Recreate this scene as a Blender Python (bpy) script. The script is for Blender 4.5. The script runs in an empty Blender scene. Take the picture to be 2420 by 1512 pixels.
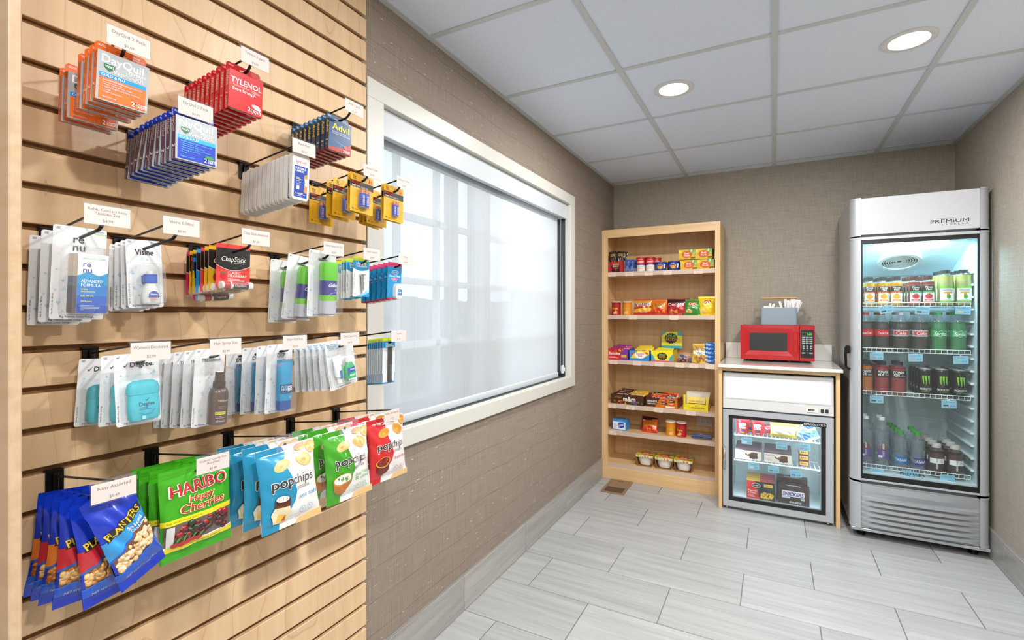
import bpy, math, random
from mathutils import Vector, Matrix
from mathutils.geometry import tessellate_polygon
random.seed(7)
SC = bpy.context.scene
COL = SC.collection
PI = math.pi
# ------------------------------------------------------------------ camera
cam = bpy.data.cameras.new('camera')
CAM = bpy.data.objects.new('camera', cam); COL.objects.link(CAM)
cam.sensor_width = 36.0; cam.lens = 1155.826*36/2420; cam.shift_y = -16.87/2420
cam.clip_start = .02
CAM.location = (1.2003, 0, 1.3026)
CAM.rotation_euler = (PI/2, 0, .48996)
SC.camera = CAM
# ------------------------------------------------------------------ sky, lamps' power, exposure
SC.view_settings.view_transform = 'Standard'; SC.view_settings.look = 'None'
SC.view_settings.gamma = 1; SC.view_settings.use_curve_mapping = False
SC.view_settings.exposure = 0.32
W = bpy.data.worlds.new('overcast_sky'); SC.world = W; W.use_nodes = True
_b = W.node_tree.nodes['Background']; _b.inputs[0].default_value = (.8, .91, 1, 1); _b.inputs[1].default_value = 1.9
LAMP_W = {(.777, 2.455): 17.0, (1.677, 2.455): 16.0, (.777, 1.23): 3.0, (1.677, 1.23): 20.0, (.777, 0): 3.5, (1.677, 0): 23.0, (.777, -1.23): 16.0, (1.677, -1.23): 20.0}
LAMP_C = (1, .99, .975)
SC.cycles.use_denoising = True
SC.cycles.max_bounces = 6; SC.cycles.diffuse_bounces = 4; SC.cycles.glossy_bounces = 3
SC.cycles.transparent_max_bounces = 12; SC.cycles.transmission_bounces = 2; SC.cycles.adaptive_threshold = .08; SC.cycles.adaptive_min_samples = 16
SC.cycles.sample_clamp_indirect = 6; SC.cycles.caustics_reflective = False; SC.cycles.caustics_refractive = False
# ------------------------------------------------------------------ helpers
def lin(c): return c/12.92 if c <= .04045 else ((c+.055)/1.055)**2.4
def H(s): return tuple(lin(int(s[i:i+2], 16)/255) for i in (0, 2, 4))
WHITE, BLACK = H('f4f3f0'), H('141414')
_txt = {}
def glyphs(s, bold=0, shear=0):
    k = (s, bold, shear)
    if k in _txt: return _txt[k]
    cu = bpy.data.curves.new('t', 'FONT'); cu.body = s; cu.resolution_u = 2; cu.offset = bold; cu.shear = shear; cu.fill_mode = 'FRONT'
    ob = bpy.data.objects.new('t', cu); me = bpy.data.meshes.new_from_object(ob)
    me.calc_loop_triangles()
    V = [(v.co.x/.69, v.co.y/.69) for v in me.vertices]; F = [tuple(t.vertices) for t in me.loop_triangles]
    bpy.data.objects.remove(ob); bpy.data.curves.remove(cu); bpy.data.meshes.remove(me)
    xs = [v[0] for v in V] or [0, 0]
    _txt[k] = (V, F, min(xs), max(xs)); return _txt[k]
class Art:
    """flat print: triangles in millimetres, later laid on a face"""
    def __init__(s): s.t = []; s.n = 0
    def tri(s, tris, col, dn=1): s.n += dn; s.t.append((tris, H(col) if isinstance(col, str) else col, s.n)); return s
    def poly(s, p, col, holes=(), dn=1):
        loops = [[Vector((a, b, 0)) for a, b in p]] + [[Vector((a, b, 0)) for a, b in h] for h in holes]
        flat = [v for l in loops for v in l]
        return s.tri([[(flat[i].x, flat[i].y) for i in t] for t in tessellate_polygon(loops)], col, dn)
    def rect(s, x0, y0, x1, y1, col, n=1, m=1, dn=1):
        o = []
        for i in range(n):
            for j in range(m):
                a, b = x0+(x1-x0)*i/n, x0+(x1-x0)*(i+1)/n; c, d = y0+(y1-y0)*j/m, y0+(y1-y0)*(j+1)/m
                o += [[(a, c), (b, c), (b, d)], [(a, c), (b, d), (a, d)]]
        return s.tri(o, col, dn)
    def ell(s, cx, cy, rx, ry, col, n=20, rot=0, a0=0, a1=2*PI, dn=1):
        p = []
        full = abs(a1-a0-2*PI) < 1e-6
        for i in range(n if full else n+1):
            a = a0+(a1-a0)*i/n; x, y = rx*math.cos(a), ry*math.sin(a)
            p.append((cx+x*math.cos(rot)-y*math.sin(rot), cy+x*math.sin(rot)+y*math.cos(rot)))
        return s.tri([[(cx, cy), p[i], p[(i+1) % len(p)]] for i in range(len(p) if full else n)], col, dn)
    def ring(s, cx, cy, r, w, col, n=20, ry=None):
        ry = ry or r; o = []
        for i in range(n):
            a, b = 2*PI*i/n, 2*PI*(i+1)/n
            P = lambda t, k: (cx+(r-k)*math.cos(t), cy+(ry-k)*math.sin(t))
            o += [[P(a, 0), P(b, 0), P(b, w)], [P(a, 0), P(b, w), P(a, w)]]
        return s.tri(o, col)
    def line(s, pts, w, col):
        o = []
        for (a, b), (c, d) in zip(pts, pts[1:]):
            l = math.hypot(c-a, d-b) or 1; nx, ny = -(d-b)/l*w/2, (c-a)/l*w/2
            o += [[(a+nx, b+ny), (a-nx, b-ny), (c-nx, d-ny)], [(a+nx, b+ny), (c-nx, d-ny), (c+nx, d+ny)]]
        return s.tri(o, col)
    def text(s, t, x, y, h, col, al='L', w=None, bold=0, shear=0, rot=0, wm=None):
        V, F, x0, x1 = glyphs(t, 0, shear)
        k = h; bd = bold*.8
        if w: k = w/max(x1-x0, 1e-6)
        if wm and (x1-x0)*k > wm: k = wm/(x1-x0)
        off = {'L': x0*k, 'C': (x0+x1)/2*k, 'R': x1*k}[al]
        c, sn = math.cos(rot), math.sin(rot)
        cp = [(0, 0)] if bd < .006 else [(-bd, 0), (bd, 0)] if bd < .014 else [(-bd, -.5*bd), (bd, -.5*bd), (-bd, .5*bd), (bd, .5*bd)] if bd < .045 else [(bd*math.cos(q*PI/4), bd*math.sin(q*PI/4)) for q in range(8)]
        for q, (ex, ey) in enumerate(cp):
            P = [((vx+ex)*k-off, (vy+ey)*h) for vx, vy in V]
            P = [(x+a*c-b*sn, y+a*sn+b*c) for a, b in P]
            s.tri([[P[i] for i in f] for f in F], col, .25 if q else 1)
        return s
    def lines(s, x0, x1, y, dy, n, th, col, seed=1):
        r = random.Random(seed)
        for i in range(n): s.rect(x0, y-i*dy, x0+(x1-x0)*r.uniform(.6, 1), y-i*dy+th, col, dn=.3)
        return s
    def barcode(s, x0, y0, x1, y1, seed=1):
        s.rect(x0, y0, x1, y1, 'f2f0ea'); r = random.Random(seed); x = x0+.8; o = []
        while x < x1-1.2:
            a = r.uniform(.25, .9); o += [[(x, y0+.6), (x+a, y0+.6), (x+a, y1-.6)], [(x, y0+.6), (x+a, y1-.6), (x, y1-.6)]]; x += a+r.uniform(.3, .9)
        return s.tri(o, '1a1a1a')
    def blobs(s, x0, y0, x1, y1, n, r0, r1, cols, seed=1, asp=.75):
        r = random.Random(seed)
        for i in range(n):
            a = r.uniform(r0, r1)
            s.ell(r.uniform(x0, x1), r.uniform(y0, y1), a, a*r.uniform(asp, 1), r.choice(cols), 9, r.uniform(0, 3), dn=.2)
        return s
    def emit(s, mb, fn, sc=.001, maxlen=None, mi=0):
        for tris, col, l in s.t:
            o = .00016+l*.00007
            for t in (split(tris, maxlen) if maxlen else tris):
                mb.add([fn(p[0]*sc, p[1]*sc, o) for p in t], [(0, 1, 2)], col, mi)
def split(tris, ml):
    out = []; st = list(tris)
    while st:
        a, b, c = st.pop()
        e = [(math.dist(a, b), a, b, c), (math.dist(b, c), b, c, a), (math.dist(c, a), c, a, b)]
        L, p, q, r = max(e, key=lambda k: k[0])
        if L <= ml: out.append([a, b, c]); continue
        m = ((p[0]+q[0])/2, (p[1]+q[1])/2)
        st += [[p, m, r], [m, q, r]]
    return out
def rrect(w, h, r, n=4, cx=0, cy=0):
    o = []
    for sx, sy, a in ((1, 1, 0), (-1, 1, PI/2), (-1, -1, PI), (1, -1, 1.5*PI)):
        for i in range(n+1):
            t = a+PI/2*i/n; o.append((cx+sx*(w/2-r)+r*math.cos(t), cy+sy*(h/2-r)+r*math.sin(t)))
    return o
def circ(cx, cy, r, n=16, ry=None):
    return [(cx+r*math.cos(2*PI*i/n), cy+(ry or r)*math.sin(2*PI*i/n)) for i in range(n)]
class MB:
    def __init__(s): s.v = []; s.f = []; s.c = []; s.m = []
    def add(s, V, F, col=(1, 1, 1), mi=0):
        if isinstance(col, str): col = H(col)
        k = len(s.v); s.v += [tuple(p) for p in V]
        for f in F: s.f.append(tuple(i+k for i in f)); s.c.append(col); s.m.append(mi)
        return s
    def box(s, x0, y0, z0, x1, y1, z1, col=(1, 1, 1), mi=0, fc=None):
        V = [(x, y, z) for z in (z0, z1) for y in (y0, y1) for x in (x0, x1)]
        F = {'z0': (0, 2, 3, 1), 'z1': (4, 5, 7, 6), 'y0': (0, 1, 5, 4), 'y1': (2, 6, 7, 3), 'x0': (0, 4, 6, 2), 'x1': (1, 3, 7, 5)}
        for k, f in F.items(): s.add([V[i] for i in f], [(0, 1, 2, 3)], (fc or {}).get(k, col), mi)
        return s
    def bbox(s, x0, y0, z0, x1, y1, z1, b, col=(1, 1, 1), mi=0):
        """box with chamfered edges"""
        cx, cy, cz = (x0+x1)/2, (y0+y1)/2, (z0+z1)/2; hx, hy, hz = abs(x1-x0)/2, abs(y1-y0)/2, abs(z1-z0)/2
        V = []; idx = {}
        for sx in (-1, 1):
            for sy in (-1, 1):
                for sz in (-1, 1):
                    for ax in range(3):
                        q = [sx*(hx-b), sy*(hy-b), sz*(hz-b)]; q[ax] = (sx*hx, sy*hy, sz*hz)[ax]
                        idx[(sx, sy, sz, ax)] = len(V); V.append((cx+q[0], cy+q[1], cz+q[2]))
        F = []
        for ax in range(3):
            for sg in (-1, 1):
                o = [a for a in range(3) if a != ax]; q = []
                for a, c in ((-1, -1), (1, -1), (1, 1), (-1, 1)):
                    k = [0, 0, 0]; k[ax] = sg; k[o[0]] = a; k[o[1]] = c; q.append(idx[(*k, ax)])
                F.append(q)
        for ax in range(3):
            o = [a for a in range(3) if a != ax]
            for a in (-1, 1):
                for c in (-1, 1):
                    k = [0, 0, 0]; k[o[0]] = a; k[o[1]] = c; q = []
                    for e, fa in ((-1, o[0]), (1, o[0]), (1, o[1]), (-1, o[1])):
                        k[ax] = e; q.append(idx[(*k, fa)])
                    F.append(q)
        for sx in (-1, 1):
            for sy in (-1, 1):
                for sz in (-1, 1): F.append([idx[(sx, sy, sz, a)] for a in range(3)])
        return s.add(V, F, col, mi)
    def prism(s, p, a, b, col=(1, 1, 1), axis='y', holes=(), mi=0, side=None, back=None):
        M = {'y': lambda q, t: (q[0], t, q[1]), 'z': lambda q, t: (q[0], q[1], t), 'x': lambda q, t: (t, q[0], q[1])}[axis]
        loops = [list(p)]+[list(h) for h in holes]
        flat = [q for l in loops for q in l]
        T = tessellate_polygon([[Vector((*q, 0)) for q in l] for l in loops])
        s.add([M(q, a) for q in flat], T, col, mi); s.add([M(q, b) for q in flat], T, back or col, mi)
        for l in loops:
            n = len(l)
            s.add([M(q, a) for q in l]+[M(q, b) for q in l], [(i, (i+1) % n, n+(i+1) % n, n+i) for i in range(n)], side or col, mi)
        return s
    def lathe(s, prof, n=20, c=(0, 0), col=(1, 1, 1), mi=0, sq=0, sx=1, sy=1):
        """prof: (r, z[, colour of the band up to the next point])"""
        R = []
        for q in prof:
            ring = []
            for i in range(n):
                a = 2*PI*i/n; ca, sa = math.cos(a), math.sin(a)
                k = 1 if not sq else (abs(ca)**sq+abs(sa)**sq)**(-1/sq)
                ring.append((c[0]+q[0]*k*ca*sx, c[1]+q[0]*k*sa*sy, q[1]))
            R.append(ring)
        for j in range(len(prof)-1):
            cc = prof[j][2] if len(prof[j]) > 2 else col
            s.add(R[j]+R[j+1], [(i, (i+1) % n, n+(i+1) % n, n+i) for i in range(n)], cc, mi)
        for j, e in ((0, 1), (len(prof)-1, -1)):
            if prof[j][0] > 1e-5: s.add(R[j], [tuple(range(n))[::-e]], (prof[j][2] if len(prof[j]) > 2 else col), mi)
        return s
    def tube(s, pts, r, n=8, col=(1, 1, 1), mi=0, cap=True):
        P = [Vector(p) for p in pts]; R = []
        for i, p in enumerate(P):
            d = (P[min(i+1, len(P)-1)]-P[max(i-1, 0)]).normalized()
            u = d.cross(Vector((0, 0, 1)) if abs(d.z) < .9 else Vector((1, 0, 0))).normalized(); w = d.cross(u)
            rr = r[i] if isinstance(r, (list, tuple)) else r
            R.append([p+(u*math.cos(2*PI*k/n)+w*math.sin(2*PI*k/n))*rr for k in range(n)])
        for j in range(len(P)-1): s.add(R[j]+R[j+1], [(i, (i+1) % n, n+(i+1) % n, n+i) for i in range(n)], col, mi)
        if cap: s.add(R[0], [tuple(range(n))], col, mi); s.add(R[-1], [tuple(range(n))], col, mi)
        return s
    def art(s, a, fn, maxlen=None, mi=0): a.emit(s, fn, .001, maxlen, mi); return s
    def mesh(s, name, mats, smooth=.6):
        me = bpy.data.meshes.new(name); me.from_pydata(s.v, [], s.f)
        for m in (mats if isinstance(mats, (list, tuple)) else [mats]): me.materials.append(m)
        at = me.attributes.new('Col', 'FLOAT_COLOR', 'FACE')
        at.data.foreach_set('color', [k for c in s.c for k in (c[0], c[1], c[2], 1)])
        me.polygons.foreach_set('material_index', s.m)
        if smooth:
            import bmesh
            bm = bmesh.new(); bm.from_mesh(me); bmesh.ops.remove_doubles(bm, verts=bm.verts, dist=2e-6); bmesh.ops.recalc_face_normals(bm, faces=bm.faces); bm.to_mesh(me); bm.free()
            me.polygons.foreach_set('use_smooth', [True]*len(me.polygons)); me.set_sharp_from_angle(angle=smooth)
        me.update(); return me
def front(x0=0, y0=0, z0=0): return lambda x, y, o: (x0+x, y0-o, z0+y)
def back_(x0=0, y0=0, z0=0): return lambda x, y, o: (x0-x, y0+o, z0+y)
def lside(x0=0, y0=0, z0=0): return lambda x, y, o: (x0-o, y0-x, z0+y)
def rside(x0=0, y0=0, z0=0): return lambda x, y, o: (x0+o, y0+x, z0+y)
def under(x0=0, y0=0, z0=0): return lambda x, y, o: (x0+x, y0-y, z0-o)
def over(x0=0, y0=0, z0=0): return lambda x, y, o: (x0+x, y0+y, z0+o)
def cyl(R, z0=0, cx=0, cy=0): return lambda x, y, o: (cx+(R+o)*math.sin(x/R), cy-(R+o)*math.cos(x/R), z0+y)
def obj(name, me, parent=None, loc=(0, 0, 0), rot=(0, 0, 0)):
    o = bpy.data.objects.new(name, me); COL.objects.link(o)
    o.location = loc; o.rotation_euler = rot
    if parent: o.parent = parent
    return o
def tag(o, label=None, cat=None, group=None, kind=None):
    if label: o['label'] = label
    if cat: o['category'] = cat
    if group: o['group'] = group
    if kind: o['kind'] = kind
    return o
def thing(name, label, cat, loc=(0, 0, 0), rot=(0, 0, 0), group=None):
    return tag(obj(name, None, None, loc, rot), label, cat, group)
def make(spec, label, loc=(0, 0, 0), rot=(0, 0, 0), group=None, scale=None):
    """spec: (name, category, [(part, mesh, [(subpart, mesh)])]) -> one thing that shares the meshes"""
    t = thing(spec[0], label, spec[1], loc, rot, group)
    for p in spec[2]:
        o = obj(p[0], p[1], t)
        for q in (p[2] if len(p) > 2 else ()): obj(q[0], q[1], o)
    if scale: t.scale = scale
    return t
def struct(name, me, loc=(0, 0, 0)): return tag(obj(name, me, None, loc), kind='structure')
NTH = 'first second third fourth fifth sixth seventh eighth ninth tenth eleventh twelfth thirteenth'.split()
def place(i, n):
    return 'frontmost on its hook' if i == 0 else 'rearmost on its hook' if i == n-1 else NTH[i]+' from the front on its hook'
# ------------------------------------------------------------------ materials
MAT = {}
def node_mat(name):
    m = bpy.data.materials.new(name); m.use_nodes = True; nt = m.node_tree; N = nt.nodes; N.clear()
    out = N.new('ShaderNodeOutputMaterial'); MAT[name] = m
    def new(t, **k):
        n = N.new(t)
        for a, b in k.items(): setattr(n, a, b)
        return n
    return m, nt, new, out
def L(nt, a, b): nt.links.new(a, b)
def pbr(name, col=None, rough=.5, metal=0, spec=.5, coat=0, attr=False, emit=None, es=0, sub=0, bump=0, bscale=300, trans=0):
    m, nt, new, out = node_mat(name); p = new('ShaderNodeBsdfPrincipled')
    p.inputs['Roughness'].default_value = rough; p.inputs['Metallic'].default_value = metal; p.inputs['Specular IOR Level'].default_value = spec
    p.inputs['Coat Weight'].default_value = coat; p.inputs['Coat Roughness'].default_value = .12
    if attr:
        a = new('ShaderNodeAttribute', attribute_name='Col'); L(nt, a.outputs['Color'], p.inputs['Base Color'])
    else: p.inputs['Base Color'].default_value = (*(H(col) if isinstance(col, str) else col), 1)
    if emit:
        p.inputs['Emission Color'].default_value = (*(H(emit) if isinstance(emit, str) else emit), 1); p.inputs['Emission Strength'].default_value = es
    if bump:
        tc = new('ShaderNodeTexCoord'); no = new('ShaderNodeTexNoise'); no.inputs['Scale'].default_value = bscale
        b = new('ShaderNodeBump'); b.inputs['Strength'].default_value = bump; b.inputs['Distance'].default_value = .002
        L(nt, tc.outputs['Object'], no.inputs['Vector']); L(nt, no.outputs['Fac'], b.inputs['Height']); L(nt, b.outputs['Normal'], p.inputs['Normal'])
    last = p.outputs[0]
    if trans:
        t = new('ShaderNodeBsdfTranslucent'); mx = new('ShaderNodeMixShader'); mx.inputs[0].default_value = trans
        if attr: L(nt, a.outputs['Color'], t.inputs[0])
        else: t.inputs[0].default_value = (*(H(col) if isinstance(col, str) else col), 1)
        L(nt, last, mx.inputs[1]); L(nt, t.outputs[0], mx.inputs[2]); last = mx.outputs[0]
    L(nt, last, out.inputs[0]); return m
def clear(name, tint=(1, 1, 1), haze=.05, ior=1.45, hazecol=(1, 1, 1), rough=.05, gl=1.0):
    m, nt, new, out = node_mat(name)
    t = new('ShaderNodeBsdfTransparent'); t.inputs[0].default_value = (*tint, 1)
    g = new('ShaderNodeBsdfGlossy'); g.inputs['Roughness'].default_value = rough
    f = new('ShaderNodeLayerWeight'); f.inputs[0].default_value = .5
    q = new('ShaderNodeMath', operation='POWER'); q.inputs[1].default_value = 4.5; L(nt, f.outputs['Facing'], q.inputs[0])
    k = new('ShaderNodeMath', operation='MULTIPLY_ADD'); r0 = ((ior-1)/(ior+1))**2; k.inputs[1].default_value = .8*gl; k.inputs[2].default_value = r0*gl; L(nt, q.outputs[0], k.inputs[0])
    mx = new('ShaderNodeMixShader'); L(nt, k.outputs[0], mx.inputs[0]); L(nt, t.outputs[0], mx.inputs[1]); L(nt, g.outputs[0], mx.inputs[2])
    last = mx.outputs[0]
    if haze:
        d = new('ShaderNodeBsdfDiffuse'); d.inputs[0].default_value = (*hazecol, 1)
        m2 = new('ShaderNodeMixShader'); m2.inputs[0].default_value = haze; L(nt, last, m2.inputs[1]); L(nt, d.outputs[0], m2.inputs[2]); last = m2.outputs[0]
    L(nt, last, out.inputs[0]); return m
def glow(name, col, s):
    m, nt, new, out = node_mat(name); e = new('ShaderNodeEmission'); e.inputs[0].default_value = (*col, 1); e.inputs[1].default_value = s
    L(nt, e.outputs[0], out.inputs[0]); return m
def ramp(new, pts):
    r = new('ShaderNodeValToRGB'); e = r.color_ramp.elements
    while len(e) < len(pts): e.new(.5)
    for k, (p, c) in zip(e, pts): k.position = p; k.color = (*(H(c) if isinstance(c, str) else c), 1)
    return r
def mixc(nt, new, mode, fac, a, b):
    m = new('ShaderNodeMix', data_type='RGBA', blend_type=mode)
    if isinstance(fac, (int, float)): m.inputs[0].default_value = fac
    else: L(nt, fac, m.inputs[0])
    for k, x in ((6, a), (7, b)):
        if isinstance(x, tuple): m.inputs[k].default_value = (*x, 1)
        else: L(nt, x, m.inputs[k])
    return m.outputs[2]
def wood(name, base, dark, vein, axis='Z', vs=1.0, rough=.42, coat=.15, lines=7.0, amt=.55, world=True):
    """maple: soft streaks and thin cathedral lines running along one axis"""
    m, nt, new, out = node_mat(name); p = new('ShaderNodeBsdfPrincipled')
    src = new('ShaderNodeNewGeometry').outputs['Position'] if world else new('ShaderNodeTexCoord').outputs['Object']
    mp = new('ShaderNodeMapping'); L(nt, src, mp.inputs[0])
    sc = [3.4*vs]*3; sc['XYZ'.index(axis)] = .75*vs; mp.inputs['Scale'].default_value = sc
    n1 = new('ShaderNodeTexNoise'); n1.inputs['Scale'].default_value = 1.0; n1.inputs['Detail'].default_value = 2.2; n1.inputs['Roughness'].default_value = .45
    L(nt, mp.outputs[0], n1.inputs['Vector'])
    k = new('ShaderNodeMath', operation='MULTIPLY'); k.inputs[1].default_value = lines; L(nt, n1.outputs['Fac'], k.inputs[0])
    fr = new('ShaderNodeMath', operation='FRACT'); L(nt, k.outputs[0], fr.inputs[0])
    r1 = ramp(new, [(0, (1, 1, 1)), (.035, (.0, .0, .0)), (.9, (.0, .0, .0)), (1, (.25, .25, .25))]); L(nt, fr.outputs[0], r1.inputs[0])
    mp2 = new('ShaderNodeMapping'); L(nt, src, mp2.inputs[0]); sc = [26*vs]*3; sc['XYZ'.index(axis)] = 1.6*vs; mp2.inputs['Scale'].default_value = sc
    n2 = new('ShaderNodeTexNoise'); n2.inputs['Scale'].default_value = 1.0; n2.inputs['Detail'].default_value = 4; L(nt, mp2.outputs[0], n2.inputs['Vector'])
    n3 = new('ShaderNodeTexNoise'); n3.inputs['Scale'].default_value = 420; n3.inputs['Detail'].default_value = 1; L(nt, src, n3.inputs['Vector'])
    r2 = ramp(new, [(.25, dark), (.75, base)]); L(nt, n2.outputs['Fac'], r2.inputs[0])
    c = mixc(nt, new, 'MULTIPLY', .10, r2.outputs[0], n3.outputs['Color'])
    f = new('ShaderNodeMath', operation='MULTIPLY'); f.inputs[1].default_value = amt; L(nt, r1.outputs[0], f.inputs[0])
    c = mixc(nt, new, 'MIX', f.outputs[0], c, H(vein))
    L(nt, c, p.inputs['Base Color']); p.inputs['Roughness'].default_value = rough; p.inputs['Coat Weight'].default_value = coat; p.inputs['Coat Roughness'].default_value = .25
    L(nt, p.outputs[0], out.inputs[0]); return m
wood('maple_slat', 'e5c69e', 'd6b188', 'ab7a50', 'Z', 1.25, lines=10, amt=.55)
wood('maple_cabinet', 'efcb98', 'dfb580', 'c09264', 'Z', 1.3, amt=.22)
wood('maple_rail', 'efcb98', 'dcb27c', 'c09264', 'X', 1.3, amt=.25)
wood('maple_board', 'cbb193', 'be9f7d', 'c08f6c', 'X', 2.2, lines=14, amt=.25)
pbr('groove_board', '7a5632', .8)
pbr('print', attr=True, rough=.38, coat=.1); pbr('paper', attr=True, rough=.75); pbr('gloss', attr=True, rough=.3, coat=.2); pbr('foil', attr=True, rough=.3, metal=.12, coat=.5)
pbr('plastic', attr=True, rough=.35); pbr('soft_plastic', attr=True, rough=.5, trans=.25)
pbr('black_metal', '0d0d0d', .3, metal=.3); pbr('chrome', 'c9cacc', .18, metal=1)
pbr('silver', 'b6babf', .36, metal=.55); pbr('silver_light', 'bcc0c5', .4, metal=.35); pbr('steel_side', 'b9bcbf', .3, metal=.5)
pbr('white_plastic', 'd6d6d6', .35); pbr('trim_white', 'cdccc4', .35); pbr('black_glass', '0b0c0d', .12, coat=.6); pbr('counter_stone', 'e6e4de', .14, coat=.5, bump=0)
pbr('liner', 'd6e6ea', .4); pbr('wire_white', 'eef2f2', .35)
clear('blister', (.985, .99, .99), .045, 1.45, gl=1.0); clear('tag_clear', (.985, .985, 1), .03, 1.45, (.85, .85, 1), gl=.5); clear('glass', (.94, .97, .975), .008, 1.5, (.8, .95, 1), 0); clear('bottle', (.95, .97, .98), .04, 1.4, rough=.08)
clear('glass_window', (.95, .98, 1), 0, 1.45, rough=0)
glow('lamp_lens', (1, .97, .92), 14); glow('sign_light', (.93, .97, 1), .95); glow('cooler_light', (.55, .88, 1), 3.5); glow('freezer_light', (.85, .95, 1), 6); glow('led_green', (.08, .9, .05), 1.6)
pbr('dark_frame', '3c4148', .5); pbr('soil', '6c6a62', .9); pbr('leaves', '3d4a35', .9)
def wallpaper(name, c1, c2, kind):
    m, nt, new, out = node_mat(name); p = new('ShaderNodeBsdfPrincipled'); p.inputs['Roughness'].default_value = .7; p.inputs['Specular IOR Level'].default_value = .3
    pos = new('ShaderNodeNewGeometry').outputs['Position']
    def noise(sc, det=2):
        mp = new('ShaderNodeMapping'); L(nt, pos, mp.inputs[0]); mp.inputs['Scale'].default_value = sc
        n = new('ShaderNodeTexNoise'); n.inputs['Scale'].default_value = 1; n.inputs['Detail'].default_value = det; L(nt, mp.outputs[0], n.inputs['Vector']); return n.outputs['Fac']
    if kind == 'plank': h, v = noise((7, 7, 420), 3), noise((330, 330, 7), 2)
    else: h, v = noise((14, 14, 420), 2), noise((420, 420, 14), 2)
    a = new('ShaderNodeMath', operation='ADD'); L(nt, h, a.inputs[0]); L(nt, v, a.inputs[1])
    k = new('ShaderNodeMath', operation='MULTIPLY'); k.inputs[1].default_value = .5; L(nt, a.outputs[0], k.inputs[0])
    r = ramp(new, [(.30, c2), (.70, c1)]); L(nt, k.outputs[0], r.inputs[0]); c = r.outputs[0]
    if kind == 'plank':
        # long dark threads about every eleven centimetres, and pale flecks
        sx = new('ShaderNodeSeparateXYZ'); L(nt, pos, sx.inputs[0])
        w = noise((1.1, 2.2, .3), 2)
        z = new('ShaderNodeMath', operation='MULTIPLY_ADD'); L(nt, w, z.inputs[0]); z.inputs[1].default_value = .035; L(nt, sx.outputs[2], z.inputs[2])
        q = new('ShaderNodeMath', operation='MULTIPLY'); q.inputs[1].default_value = 1/.112; L(nt, z.outputs[0], q.inputs[0])
        fr = new('ShaderNodeMath', operation='FRACT'); L(nt, q.outputs[0], fr.inputs[0])
        rl = ramp(new, [(0, (1, 1, 1)), (.018, (1, 1, 1)), (.03, (0, 0, 0))]); L(nt, fr.outputs[0], rl.inputs[0])
        f = new('ShaderNodeMath', operation='MULTIPLY'); f.inputs[1].default_value = .45; L(nt, rl.outputs[0], f.inputs[0])
        c = mixc(nt, new, 'MIX', f.outputs[0], c, H('5b4a3a'))
        fl = noise((60, 26, 210), 1); rf = ramp(new, [(.735, (0, 0, 0)), (.75, (1, 1, 1))]); L(nt, fl, rf.inputs[0])
        c = mixc(nt, new, 'MIX', rf.outputs[0], c, H('c9c8cc'))
    L(nt, c, p.inputs['Base Color'])
    b = new('ShaderNodeBump'); b.inputs['Strength'].default_value = .25; b.inputs['Distance'].default_value = .001; L(nt, k.outputs[0], b.inputs['Height']); L(nt, b.outputs[0], p.inputs['Normal'])
    L(nt, p.outputs[0], out.inputs[0]); return m
wallpaper('wallpaper_brown', '9d9084', '7f7164', 'plank'); wallpaper('wallpaper_linen', 'b5ada0', '968d7f', 'linen')
def streak_tile(name, c1, c2, axis):
    m, nt, new, out = node_mat(name); p = new('ShaderNodeBsdfPrincipled'); p.inputs['Roughness'].default_value = .33
    pos = new('ShaderNodeNewGeometry').outputs['Position']; oi = new('ShaderNodeObjectInfo')
    ad = new('ShaderNodeVectorMath', operation='MULTIPLY_ADD'); L(nt, oi.outputs['Random'], ad.inputs[0]); ad.inputs[1].default_value = (31, 47, 13); L(nt, pos, ad.inputs[2])
    def noise(al, ac, det):
        mp = new('ShaderNodeMapping'); L(nt, ad.outputs[0], mp.inputs[0]); s = [ac]*3; s['XYZ'.index(axis)] = al; mp.inputs['Scale'].default_value = s
        n = new('ShaderNodeTexNoise'); n.inputs['Scale'].default_value = 1; n.inputs['Detail'].default_value = det; n.inputs['Roughness'].default_value = .62; L(nt, mp.outputs[0], n.inputs['Vector']); return n.outputs['Fac']
    r = ramp(new, [(.3, c2), (.68, c1)]); L(nt, noise(1.6, 34, 5), r.inputs[0])
    n2 = noise(40, 160, 2); c = mixc(nt, new, 'MULTIPLY', .12, r.outputs[0], n2)
    k = new('ShaderNodeMath', operation='MULTIPLY_ADD'); L(nt, oi.outputs['Random'], k.inputs[0]); k.inputs[1].default_value = .12; k.inputs[2].default_value = .92
    c = mixc(nt, new, 'MULTIPLY', 1, c, k.outputs[0])
    L(nt, c, p.inputs['Base Color']); L(nt, p.outputs[0], out.inputs[0]); return m
streak_tile('floor_tile', 'bcbdbd', 'a2a3a4', 'X'); streak_tile('skirting_tile', 'b5b2ad', '969490', 'Y')
pbr('grout', '8a8884', .9)
def ceiling_mat():
    m, nt, new, out = node_mat('ceiling_tile'); p = new('ShaderNodeBsdfPrincipled'); p.inputs['Roughness'].default_value = .9; p.inputs['Specular IOR Level'].default_value = .1
    pos = new('ShaderNodeNewGeometry').outputs['Position']; n = new('ShaderNodeTexNoise'); n.inputs['Scale'].default_value = 260; n.inputs['Detail'].default_value = 4; L(nt, pos, n.inputs['Vector'])
    r = ramp(new, [(.3, 'd6dfee'), (.7, 'dfe8f6')]); L(nt, n.outputs['Fac'], r.inputs[0]); L(nt, r.outputs[0], p.inputs['Base Color'])  # blue cast of window daylight is mixed into the tile colour
    b = new('ShaderNodeBump'); b.inputs['Strength'].default_value = .2; b.inputs['Distance'].default_value = .001; L(nt, n.outputs['Fac'], b.inputs['Height']); L(nt, b.outputs[0], p.inputs['Normal'])
    L(nt, p.outputs[0], out.inputs[0])
ceiling_mat(); pbr('grid_metal', 'c3c8cb', .5)
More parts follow.
